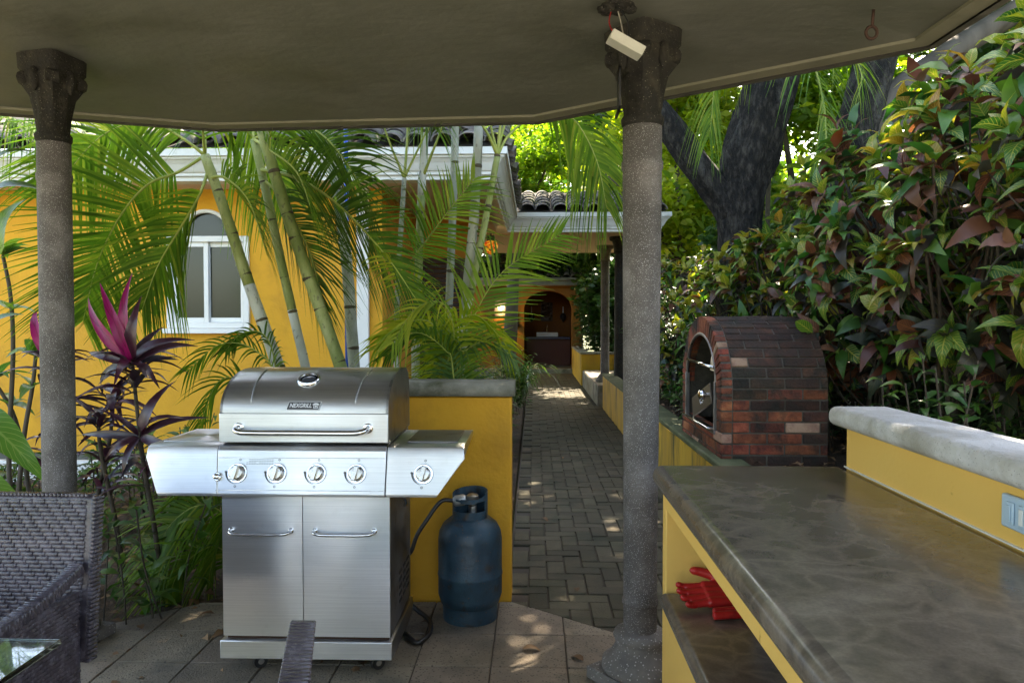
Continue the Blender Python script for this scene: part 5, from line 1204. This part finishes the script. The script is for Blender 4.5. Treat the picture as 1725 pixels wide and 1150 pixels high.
t2 = ti_plant('ti plant with a single magenta leaf behind the stone column', [pt(75, 1000, 3.75), pt(80, 850, 3.75), pt(90, 700, 3.75), pt(88, 600, 3.75)], [(1, 12, 0, .8), (.6, 8, 0, .7)])
top = pt(80, 600, 3.75); q = pt(44, 505, 3.75); leaf_obj('leaf', TIM[1], aim(top, q-top, up=(.2, -1, .2), s=(q-top).length/.33), t2)
ti_plant('ti plant with broad dusky leaves against the white lattice', [pt(150, 960, 3.9), pt(160, 860, 3.9), pt(185, 740, 3.9), pt(190, 660, 3.9)], [(1, 16, 0, .95), (.72, 10, 0, .85), (.5, 8, 0, .8)])
ti_plant('short dark purple ti plant under the magenta one', [pt(215, 1010, 3.75), pt(195, 880, 3.72), pt(170, 760, 3.7), pt(165, 700, 3.7)], [(1, 14, 0, .8), (.65, 6, 0, .6)])
ti_plant('bushy purple ti plant close to the grill side shelf', [pt(300, 1000, 3.85), pt(310, 900, 3.85), pt(280, 780, 3.85)], [(1, 18, 0, .85), (.6, 12, 0, .8)])

# ------------------------------------------------------------------ broad-leaved shrubs at the left edge
bl_geo = [leaf_geo(.26, .10, .22, .5, 7), leaf_geo(.30, .085, .25, .3, 7)]
BL = [mesh_of('broad_leaf', g_, K['broad']) for g_ in bl_geo]
def whorl(t, p, n, s, up=.4, me=BL):
    for k in range(n):
        a = k*2.4+random.uniform(-.3, .3); leaf_obj('leaf', random.choice(me), aim(p, (math.cos(a), math.sin(a), up+random.uniform(-.35, .5)), roll=random.uniform(-.3, .3), s=s*random.uniform(.75, 1.1)), t)
pl_ = thing('broad_leaf_shrub', 'bare stemmed shrub with whorls of glossy green leaves left of the column', 'shrub', (-2.9, 3.9, 0))
for st in ([pt(20, 900, 4.0), pt(15, 760, 4.0), pt(22, 600, 4.0), pt(18, 500, 4.0), pt(5, 430, 4.0)], [pt(60, 900, 4.1), pt(30, 720, 4.05), pt(-10, 640, 4.0)], [pt(25, 900, 4.0), pt(40, 740, 4.0), pt(55, 650, 4.0), pt(60, 600, 4.0)]):
    m = MB(); C = bez(st, 16); m.tube(C, [.014-.005*i/len(C) for i in range(len(C))], 8); m.build('stem', K['bark_far'], pl_, smooth=True)
    whorl(pl_, C[-1], 9, .75, .5); whorl(pl_, C[len(C)*2//3], 5, .6, .2)
for (u0, v0, u1, v1, y) in ((-30, 340, 60, 300, 3.4), (-20, 290, 40, 240, 3.4), (0, 430, 18, 330, 3.6), (-20, 560, 25, 520, 3.5)):
    a, b = pt(u0, v0, y), pt(u1, v1, y); leaf_obj('leaf', BL[0], aim(a, b-a, up=(0, -.6, 1), s=(b-a).length/.26*1.05), pl_)
bn = thing('banana_plant', 'young banana plant with one large dark green blade', 'plant', tuple(pt(-60, 960, 3.3)))
gb = mesh_of('banana_blade', leaf_geo(.62, .19, .2, .45, 10), K['broad'])
for (u0, v0, u1, v1, y) in ((-50, 690, 66, 790, 3.3), (-60, 800, 40, 850, 3.2)):
    a, b = pt(u0, v0, y), pt(u1, v1, y-.1); leaf_obj('leaf', gb, aim(a, b-a, up=(.2, -.8, .8), s=(b-a).length/.58), bn)
m = MB(); m.tube(bez([pt(-60, 960, 3.3), pt(-58, 850, 3.3), pt(-50, 690, 3.3)], 8), .02, 8); m.build('stem', K['rachis'], bn, smooth=True)

# ------------------------------------------------------------------ leaf litter, undergrowth, ground cover
def scatter(name, label, N_, region, zf, geo, mat, up=(-.1, .5), smin=.6, smax=1.2, upright=False, cat=None):
    m = MB()
    for _ in range(N_):
        p = region()
        d = rdir(up); put(m, geo, aim((p[0], p[1], zf(p)), d, roll=random.uniform(-.6, .6), s=random.uniform(smin, smax)))
    return tag(m.build(name, mat, smooth=True), label, cat or 'leaves', kind='stuff')
lg = leaf_geo(.085, .04, .2, .4, 2)
U_ = random.uniform
scatter('leaf_litter', 'dry brown leaves littering the soil behind the floor tiles', 1500, lambda: (U_(-4.5, -.4), U_(2.6, 6.4)) if True else 0, lambda p: -.035+U_(0, .03), lg, K['lit'], (-.1, .25))
scatter('leaf_litter', 'dry leaves on the raised soil under the hedge', 1500, lambda: (U_(1.3, 4.0), U_(2.0, 7.5)), lambda p: .50+U_(0, .03), lg, K['lit'], (-.1, .25))
def not_floor(p): return all(True for _ in (0,)) and not (p[1] < 3.56 and p[0] > -1.62-(3.53-p[1])*1.144-.06)
def bedp(x0, x1, y0, y1):
    while True:
        p = (U_(x0, x1), U_(y0, y1))
        if not_floor(p): return p
def plantlet(m, p, h, n, geo, st, lean=.25):
    top_ = Vector((p[0]+U_(-lean, lean)*h, p[1]+U_(-lean, lean)*h, p[2]+h)); b = Vector(p)
    C = bez([b, b.lerp(top_, .5)+Vector((U_(-.03, .03), U_(-.03, .03), 0)), top_], 6)
    st.tube(C, [.004]*len(C), 4, 0, caps=False)
    for k in range(n):
        c = b.lerp(top_, .25+.75*(k+.5)/n); a = k*2.4+U_(-.5, .5)
        put(m, geo, aim(c, (math.cos(a), math.sin(a), U_(-.2, .6)), roll=U_(-.4, .4), s=U_(.6, 1.15)))
ug = leaf_geo(.12, .042, .25, .5, 4); ug2 = leaf_geo(.16, .035, .25, .6, 4)
def undergrowth(label, pts_, hr, n, geo, mat, group, cat='plant', name='low_shrub', each=6, spread=.22):
    for c in pts_:
        m = MB(); st = MB(); t = thing(name, label, cat, tuple(c), group=group)
        for _ in range(each):
            a = U_(0, 6.28); r = spread*math.sqrt(random.random()); plantlet(m, (c[0]+r*math.cos(a), c[1]+r*math.sin(a), c[2]), U_(*hr), n, geo, st)
        tag(m.build('foliage', mat, t, smooth=True), kind='stuff'); tag(st.build('stem', K['twig'], t, smooth=True), kind='stuff')
pts_ = []
while len(pts_) < 26:
    p = bedp(-3.9, -1.5, 2.9, 5.9)
    if all((p[0]-q[0])**2+(p[1]-q[1])**2 > .1 for q in pts_): pts_.append((p[0], p[1], -.06))
undergrowth('leafy green shrub in the flower bed left of the grill', pts_, (.2, .7), 11, leaf_geo(.15, .055, .25, .5, 4), K['under'], 'low shrubs in the left flower bed')
pts_ = [(U_(-1.4, -.25), 3.95+k*.42+U_(-.1, .1), -.06) for k in range(10)]
undergrowth('leafy green shrub at the foot of the areca canes', pts_, (.3, 1.0), 12, ug2, K['under'], 'low shrubs among the areca canes')
pts_ = [(U_(-.75, -.3), 7.5+k*1.15+U_(-.3, .3), -.06) for k in range(9)]
undergrowth('bushy plant lining the left side of the brick path', pts_, (.3, .9), 14, ug2, K['under'], 'plants lining the left of the path', each=9)
pts_ = []
for k in range(16): pts_.append(((1.45 if k < 6 else 1.95)+U_(0, 1.0), 2.7+k*.11+U_(-.1, .1), .48))
undergrowth('thin stemmed green weed growing behind the counter', pts_, (.3, .75), 13, ug, K['under'], 'weeds growing behind the counter', each=5, name='weed')
pts_ = [(1.95+U_(0, .9), 3.6+k*.18+U_(-.1, .1), .48) for k in range(14)]
undergrowth('dark leafy shrub under the croton hedge', pts_, (.25, .7), 10, ug2, K['under_dark'], 'shrubs under the croton hedge', each=6)
pts_ = [(1.38+U_(0, .55), 5.85+k*.33+U_(-.1, .1), .48) for k in range(13)]
undergrowth('dense green shrub filling the bed beside the oven', pts_, (.35, .95), 15, ug, K['under'], 'dense shrubs beside the oven', each=12)
pts_ = [(1.3+U_(0, 1.6), 16.2+k*.4, .3) for k in range(8)] + [(2.0+U_(0, 2), 12+k*.8, .3) for k in range(8)]
undergrowth('tall leafy shrub growing beyond the terrace', pts_, (.6, 1.9), 26, leaf_geo(.2, .06, .25, .5, 3), K['under_dark'], 'shrubs beyond the terrace', each=10, spread=.4)
# grassy tufts on the edge of the path by the pavilion
for k, (x, y) in enumerate(((-.35, 15.2), (-.2, 14.2), (-.45, 13.2), (-.25, 12.2))):
    m = MB()
    for q in range(60):
        a = U_(0, 6.28); e = U_(.5, 1.3); C = bez([(x, y, -.06), (x+.16*math.cos(a), y+.16*math.sin(a), .38*e), (x+.42*math.cos(a)*e, y+.42*math.sin(a)*e, .42*e), (x+.62*math.cos(a)*e, y+.62*math.sin(a)*e, .22*e)], 9)
        w_ = Vector((-math.sin(a), math.cos(a), 0)); vv = []
        for i, c in enumerate(C): ww = .016*(1-(i/(len(C)-1))**2)+.001; vv += [c-w_*ww, c+w_*ww]
        m.add(vv, [(2*i, 2*i+1, 2*i+3, 2*i+2) for i in range(len(C)-1)])
    tag(m.build('strap_leaf_plant', K['under'], smooth=True), 'arching strap leaved plant spilling onto the brick path', 'plant', 'strap leaved plants by the path')

# ------------------------------------------------------------------ croton hedge
CG = {}
for kk in ('croton_green', 'croton_brown', 'croton_dark', 'croton_gold'):
    CG[kk] = [mesh_of('croton_leaf', leaf_geo(.20, .088, .18, .40, 6, .04), K[kk]), mesh_of('croton_leaf', leaf_geo(.18, .092, .10, 1.0, 7, .07), K[kk]), mesh_of('croton_leaf', leaf_geo(.22, .084, .22, .2, 6, .03), K[kk])]
cro_geo = [leaf_geo(.19, .085, .18, .4, 4, .04), leaf_geo(.17, .085, .16, .7, 4, .05)]
CKEYS = ['croton_green', 'croton_brown', 'croton_dark', 'croton_gold']
def croton(label, c, rx, ry, z0, z1, ros, near_n, scale=1.0, gold=.15, brown=.24, view=None):
    scale *= .95; z0 -= .18
    cx, cy = c; t = thing('croton_shrub', label, 'shrub', (cx, cy, .48), group='croton shrubs in the hedge')
    tips = []
    for k in range(ros):
        f = (k+.5)/ros
        a = U_(0, 6.283); zz = z0+(z1-z0)*random.random()**.85
        rel = (zz-z0)/(z1-z0); sh = math.sqrt(max(.15, 1-(2*rel-1)**2*.75)); rad = sh*random.uniform(.72, 1.05)
        tips.append(Vector((cx+rx*rad*math.cos(a), cy+ry*rad*math.sin(a), zz)))
    # ones that face the path come first
    vd = Vector((-cx, -cy, CAMZ-(z0+z1)/2)).normalized()
    tips.sort(key=lambda p: -((p-Vector((cx, cy, (z0+z1)/2))).dot(vd)))
    sm = MB()
    for s_ in range(5):
        a = U_(0, 6.28); b = Vector((cx+.15*math.cos(a), cy+.15*math.sin(a), .46)); e = tips[min(len(tips)-1, s_*3)]
        sm.tube(bez([b, b+Vector((U_(-.08, .08), U_(-.08, .08), .45)), b.lerp(e, .55)+Vector((0, 0, .1)), e], 12), [.016-.009*i/12 for i in range(13)], 6)
    for e in tips[::3]:
        b = Vector((cx+U_(-.1, .1), cy+U_(-.1, .1), max(.7, e.z-.55))); sm.tube(bez([b, b.lerp(e, .5)+Vector((0, 0, -.05)), e], 6), [.008, .007, .006, .005, .005, .004, .004][:len(bez([b, b.lerp(e, .5), e], 6))], 5)
    tag(sm.build('stem', K['twig'], t, smooth=True), kind='stuff')
    placed = 0; rest = MB()
    for e in tips:
        out = Vector((e.x-cx, e.y-cy, (e.z-(z0+z1)/2)*.6+.25)); out.normalize(); rel = (e.z-z0)/(z1-z0)
        n = random.randint(7, 10); ph = U_(0, 6.28)
        for k in range(n):
            a = ph+k*2.4; u1 = out.orthogonal().normalized(); u2 = out.cross(u1); lvl = k/n
            d = (u1*math.cos(a)+u2*math.sin(a))*(.55+.6*lvl) + out*(1-.85*lvl) + Vector((0, 0, -.35*lvl)); p = e - out*(.10*lvl) + Vector((0, 0, 0))
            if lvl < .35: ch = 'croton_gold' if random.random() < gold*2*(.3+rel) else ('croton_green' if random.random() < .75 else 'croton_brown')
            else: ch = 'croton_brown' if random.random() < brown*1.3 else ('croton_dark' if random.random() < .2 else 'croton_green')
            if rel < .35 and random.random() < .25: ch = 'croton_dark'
            s = scale*random.uniform(.5, 1.25)*(.85+.3*lvl)
            M_ = aim(p, d, up=out+Vector((0, 0, .8)), roll=U_(-.5, .5), s=s)
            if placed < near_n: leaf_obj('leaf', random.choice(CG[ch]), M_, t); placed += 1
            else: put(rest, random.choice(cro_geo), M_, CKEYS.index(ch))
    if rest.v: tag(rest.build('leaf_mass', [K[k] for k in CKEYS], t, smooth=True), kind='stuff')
    return t
croton('tall bronze and green croton shrub closest behind the counter back wall', (2.45, 3.15), .55, .55, 1.25, 2.75, 125, 300, 1.0)
croton('broad leaved croton shrub with yellow veined leaves in mid hedge', (2.35, 3.95), .55, .55, 1.2, 2.75, 125, 300, 1.0, gold=.25)
croton('dense croton shrub with copper leaves before the tree', (2.20, 4.8), .52, .52, 1.1, 2.62, 125, 300, .95, brown=.32)
croton('croton shrub with golden top leaves beside the big trunk', (2.30, 5.7), .5, .5, 1.0, 2.6, 105, 290, .9, gold=.4)
croton('low croton shrub growing around the foot of the trunk', (1.72, 6.6), .42, .42, .95, 2.0, 90, 260, .75, gold=.5)
croton('bronze croton shrub hiding the lower trunk', (1.95, 6.15), .4, .35, 1.0, 2.15, 90, 260, .8, gold=.25)
croton('small mottled croton shrub between column and trunk', (1.55, 7.6), .42, .45, .9, 2.05, 90, 260, .75, gold=.45)
croton('large croton shrub crowning the hedge under the eave corner', (3.0, 3.9), .6, .7, 1.6, 3.15, 115, 280, 1.05, gold=.5)
croton('croton shrub at the hedge end beyond the outlet', (2.95, 2.6), .6, .6, 1.2, 2.9, 115, 280, 1.05)
croton('far back croton shrub filling the hedge behind', (3.1, 5.2), .65, .7, 1.0, 2.95, 100, 60, 1.0)
croton('background croton shrub beyond the trunk', (2.5, 8.2), .6, .6, .9, 2.3, 80, 60, .8, gold=.4)

# ------------------------------------------------------------------ trees
def leaf_cloud(name, centres, radii, per, size, mat, parent, flat=.6, kind=None):
    """many small rhombic leaves gathered in clumps"""
    C = np.repeat(np.array(centres), per, 0); Rr = np.repeat(np.array(radii), per)[:, None]; N_ = len(C)
    g3 = rng.normal(size=(N_, 3)); g3 /= np.linalg.norm(g3, axis=1)[:, None]; g3 *= (rng.random((N_, 1))**.45)
    g3[:, 2] *= flat; Pp = C + g3*Rr
    d = rng.normal(size=(N_, 3)); d[:, 2] *= .5; d /= np.linalg.norm(d, axis=1)[:, None]
    u = rng.normal(size=(N_, 3)); u[:, 2] += 1.2; x = np.cross(d, u); x /= np.linalg.norm(x, axis=1)[:, None]; nz = np.cross(x, d)
    s = size*(.6+.8*rng.random((N_, 1)))
    V = np.empty((N_, 4, 3)); V[:, 0] = Pp; V[:, 1] = Pp + d*s*.5 + x*s*.26 + nz*s*.06; V[:, 2] = Pp + d*s - nz*s*.1; V[:, 3] = Pp + d*s*.5 - x*s*.26 + nz*s*.06
    V = V.reshape(-1, 3); lo, hi = V.min(0), V.max(0); o = np.array([(lo[0]+hi[0])/2, (lo[1]+hi[1])/2, lo[2]])
    me = bpy.data.meshes.new(name); me.vertices.add(4*N_); me.vertices.foreach_set('co', (V-o).ravel())
    me.loops.add(4*N_); me.loops.foreach_set('vertex_index', np.arange(4*N_, dtype=np.int32)); me.polygons.add(N_); me.polygons.foreach_set('loop_start', np.arange(0, 4*N_, 4, dtype=np.int32)); me.update(calc_edges=True); me.validate()
    me.materials.append(mat); ob = bpy.data.objects.new(name, me); col.objects.link(ob); ob.location = o.tolist(); set_parent(ob, parent)
    return ob
def tree(label, base, h, crown_c, crown_r, nclump, per, size, mat, r=.16, bark='bark_far', group='trees around the garden', clr=.5, limbs=5, name='garden_tree'):
    base = Vector(base); t = thing(name, label, 'tree', tuple(base), group=group)
    cc = Vector(crown_c); m = MB(); fork = base.lerp(Vector((cc.x, cc.y, cc.z-crown_r[2]*.6)), .75)
    m.tube(bez([base, base.lerp(fork, .5)+Vector((U_(-.15, .15), U_(-.15, .15), 0)), fork], 12), [r*1.15-.4*r*i/12 for i in range(13)], 12, jit=.04)
    cen, rad = [], []
    for k in range(nclump):
        d = rng.normal(size=3); d /= np.linalg.norm(d); f = random.uniform(.35, 1)
        c = np.array(cc) + d*np.array(crown_r)*f; cen.append(c); rad.append(clr*random.uniform(.6, 1.25))
    for k in range(limbs):
        e = Vector(cen[k*nclump//limbs]); m.tube(bez([fork, fork.lerp(e, .5)+Vector((0, 0, .2)), e], 8), [r*.5*(1-.8*i/8) for i in range(9)], 7)
    m.build('trunk', K[bark], t, smooth=True); leaf_cloud('crown', cen, rad, per, size, K[mat], t); return t
# the big forked tree
bt = thing('big_tree', 'massive dark forked tree trunk rising behind the croton hedge', 'tree', (1.95, 7.0, .45))
def trunk_noise(C, rr, n=28):
    m = MB(); m.tube(C, rr, n)
    V = []
    for i, v in enumerate(m.v):
        k, j = divmod(i, n); c = C[min(k, len(C)-1)]; a = j/n*6.283
        f = 1+.07*math.sin(5*a+k*.25)+.05*math.sin(11*a-k*.4)+U_(-.025, .025); vv = Vector(v)-c; V.append(tuple(c+vv*f))
    m.v = V; return m
fk = pt(1248, 320, 7.0)
C = bez([(1.95, 7.0, .40), pt(1250, 560, 7.0), pt(1248, 440, 7.0), fk, pt(1272, 230, 7.0), pt(1305, 120, 7.0), pt(1330, 0, 7.1), pt(1350, -250, 7.2)], 56)
m = trunk_noise(C, [.25-.06*min(1, i/16)+(.06*max(0, min(1, (i-20)/8))-.05*max(0, (i-30)/26)) for i in range(len(C))]); m.build('trunk', K['bark'], bt, smooth=True)
C = bez([pt(1250, 420, 7.0), pt(1222, 345, 6.98), pt(1172, 275, 6.95), pt(1120, 205, 6.9), pt(1050, 130, 6.8), pt(950, -40, 6.6)], 40)
m = trunk_noise(C, [.145-.04*i/len(C) for i in range(len(C))], 22); m.build('limb', K['bark'], bt, smooth=True)
cen, rad = [], []
for k in range(185):
    cen.append((U_(.9, 5.6), U_(5.6, 14.4), U_(5.2, 7.6))); rad.append(U_(.4, .85))
for k in range(70):
    cen.append((U_(-1.6, .9), U_(6.2, 11), U_(5.2, 7.2))); rad.append(U_(.4, .8))
leaf_cloud('crown', cen, rad, 150, .18, K['far_leaf_dark'], bt)
ot_ = thing('slanting_tree', 'mossy slanting tree limbs behind the croton hedge tops', 'tree', (3.3, 6.3, .45))
C = bez([(3.0, 6.4, .45), pt(1440, 280, 6.4), pt(1455, 180, 6.4), pt(1480, 80, 6.4), pt(1500, -60, 6.4)], 24); trunk_noise(C, [.17]*len(C), 18).build('trunk', K['bark'], ot_, smooth=True)
C = bez([pt(1440, 250, 6.4), pt(1500, 165, 6.5), pt(1600, 90, 6.7), pt(1725, 10, 6.9)], 16); trunk_noise(C, [.10]*len(C), 14).build('limb', K['bark_far'], ot_, smooth=True)
C = bez([pt(1380, 330, 6.6), pt(1480, 240, 6.7), pt(1600, 150, 6.9), pt(1740, 60, 7.1)], 16); trunk_noise(C, [.08]*len(C), 14).build('limb', K['bark_far'], ot_, smooth=True)
cen = [(U_(2, 6), U_(6, 9), U_(5.0, 6.5)) for _ in range(50)]; leaf_cloud('crown', cen, [U_(.3, .6) for _ in cen], 90, .15, K['far_leaf'], ot_)
for k, (x, y) in enumerate(((3.7, 2.6), (3.9, 3.7), (3.8, 4.9), (3.4, 6.2), (3.3, 7.4), (2.9, 9.2))):
    sh = thing('background_shrub', 'dense dark shrub closing the gap behind the crotons', 'shrub', (x, y, .45), group='shrubs behind the croton hedge')
    m = MB()
    for q in range(5): m.tube(bez([(x+U_(-.1, .1), y+U_(-.1, .1), .45), (x+U_(-.3, .3), y+U_(-.3, .3), 1.2), (x+U_(-.5, .5), y+U_(-.5, .5), 2.0)], 6), .014, 5)
    m.build('stem', K['twig'], sh, smooth=True)
    cen = [(x+U_(-.7, .6), y+U_(-.6, .6), U_(.6, 2.5)) for _ in range(60)]; leaf_cloud('foliage', cen, [U_(.2, .35) for _ in cen], 55, .13, K['far_leaf_dark'], sh)
# trees beyond
tree('yellow green tree glowing between the column and the big trunk', (2.4, 11.5, .3), 6, (2.3, 11.8, 4.0), (1.5, 1.2, 2.0), 90, 110, .14, 'far_leaf_yel', .12)
tree('bright leafy tree behind the walkway roof tiles', (-.6, 16.5, 0), 6, (-.4, 16.5, 4.6), (2.2, 1.5, 1.7), 110, 120, .15, 'far_leaf', .16)
tree('tall yellow leaved tree above the wash pavilion', (1.3, 23.0, 0), 9, (1.2, 23, 5.8), (3.0, 1.8, 3.0), 120, 120, .22, 'far_leaf_yel', .22, clr=.7)
tree('dark trunked tree standing right of the walkway roof', (1.95, 15.5, 0), 7, (2.2, 15.8, 5.6), (1.8, 1.5, 1.8), 80, 100, .16, 'far_leaf', .22)
tree('green tree growing behind the hedge and terrace', (4.2, 11.5, .3), 6, (4.2, 11.5, 3.6), (2.0, 1.5, 2.4), 110, 110, .16, 'far_leaf', .16)
tree('sunlit tree far behind the croton hedge', (7.0, 11.0, .3), 6, (7.0, 11, 4.0), (2.4, 1.6, 2.8), 110, 110, .18, 'far_leaf_yel', .16)
tree('dense tree closing the garden behind the hedge', (5.2, 7.8, .3), 6, (5.2, 7.8, 2.9), (1.4, 1.5, 2.2), 100, 110, .15, 'far_leaf_dark', .14)
tree('low dark tree filling the gap right of the pavilion', (2.6, 19.0, .3), 5, (2.8, 18.8, 2.4), (1.5, 1.5, 2.0), 90, 110, .18, 'far_leaf_dark', .14)
tree('feathery tree high over the house roof', (-3.5, 16.0, 0), 8, (-3.2, 15, 5.8), (2.6, 1.8, 1.8), 100, 110, .17, 'far_leaf_yel', .2)
tree('leafy tree behind the far end of the house', (-8, 17.0, 0), 8, (-7.6, 17, 5.2), (3.0, 1.8, 2.0), 80, 100, .2, 'far_leaf', .2)
tree('wide tree closing the view beyond the pavilion', (5.5, 24.0, 0), 9, (5.5, 24, 5), (4.2, 2.2, 3.8), 130, 110, .26, 'far_leaf', .22, clr=.9)
tree('broad tree far beyond the right garden', (12, 16.0, 0), 9, (12, 16, 4.5), (4.2, 3, 3.6), 120, 110, .26, 'far_leaf', .22, clr=.9)
tree('spreading dark tree added to shade the wash pavilion', (-3.4, 21.5, 0), 5, (-.3, 18.9, 3.9), (2.6, 1.9, .7), 110, 130, .2, 'far_leaf_dark', .25, clr=1.0)  # crown added over the pavilion to keep sky light off its walls
tree('bushy evergreen filling the space between pavilion and terrace', (1.9, 18.2, .3), 4, (2.1, 18.6, 1.9), (.85, 1.6, 1.5), 120, 120, .17, 'far_leaf_dark', .08)
# garden behind the viewer (seen only in the steel and by its light)
for k, (x, y) in enumerate(((-11, -20), (-2, -23), (8, -21), (19, -12), (-20, -10))):
    tree('round garden tree across the lawn behind the shelter', (x, y, -.2), 5, (x, y, 3.2), (2.4, 2.4, 2.0), 50, 80, .28, 'far_leaf', .18, clr=.9, group='trees across the lawn')
# creeper over the pavilion roof
cen = [(U_(-3, 1.4), U_(PY-.4, PY+.9), 0) for _ in range(90)]; cen = [(x, y, 2.6+(y-PY+.4)*.42+U_(0, .16)) for x, y, _ in cen]
cv = leaf_cloud('creeper', cen, [U_(.18, .36) for _ in cen], 90, .11, K['under'], None); tag(cv, 'green creeper leaves covering the pavilion roof', 'creeper', kind='stuff')
# ivy on the ground beside the path wall
cen = [(U_(1.35, 2.4), U_(5.9, 9.5), U_(.55, 1.0)) for _ in range(120)]
cv = leaf_cloud('ground_cover', cen, [U_(.15, .3) for _ in cen], 60, .075, K['under_dark'], None); tag(cv, 'dense small leaved ground cover in the bed beside the oven', 'ground cover', kind='stuff')

FLM = mesh_of('fallen_leaf', leaf_geo(.085, .036, .25, .5, 5), K['lit'])
for (x, y, where) in ((.22, 3.72, 'brick pavers by the low wall'), (.62, 5.9, 'brick pavers of the path'), (.3, 7.4, 'brick pavers of the path'), (.75, 9.6, 'brick pavers of the path'), (.05, 5.1, 'brick pavers of the path'), (-1.75, 3.2, 'floor tiles near the flower bed'), (-.05, 3.05, 'floor tiles by the gas cylinder'), (.2, 2.95, 'floor tiles by the gas cylinder'), (-1.5, 3.38, 'floor tiles near the flower bed')):
    o = bpy.data.objects.new('fallen_leaf', FLM); col.objects.link(o); o.matrix_basis = aim((x, y, .006), (U_(-1, 1), U_(-1, 1), .02), s=U_(.7, 1.1)); tag(o, 'small dry brown leaf lying on the ' + where, 'leaf', 'fallen leaves on the paving')
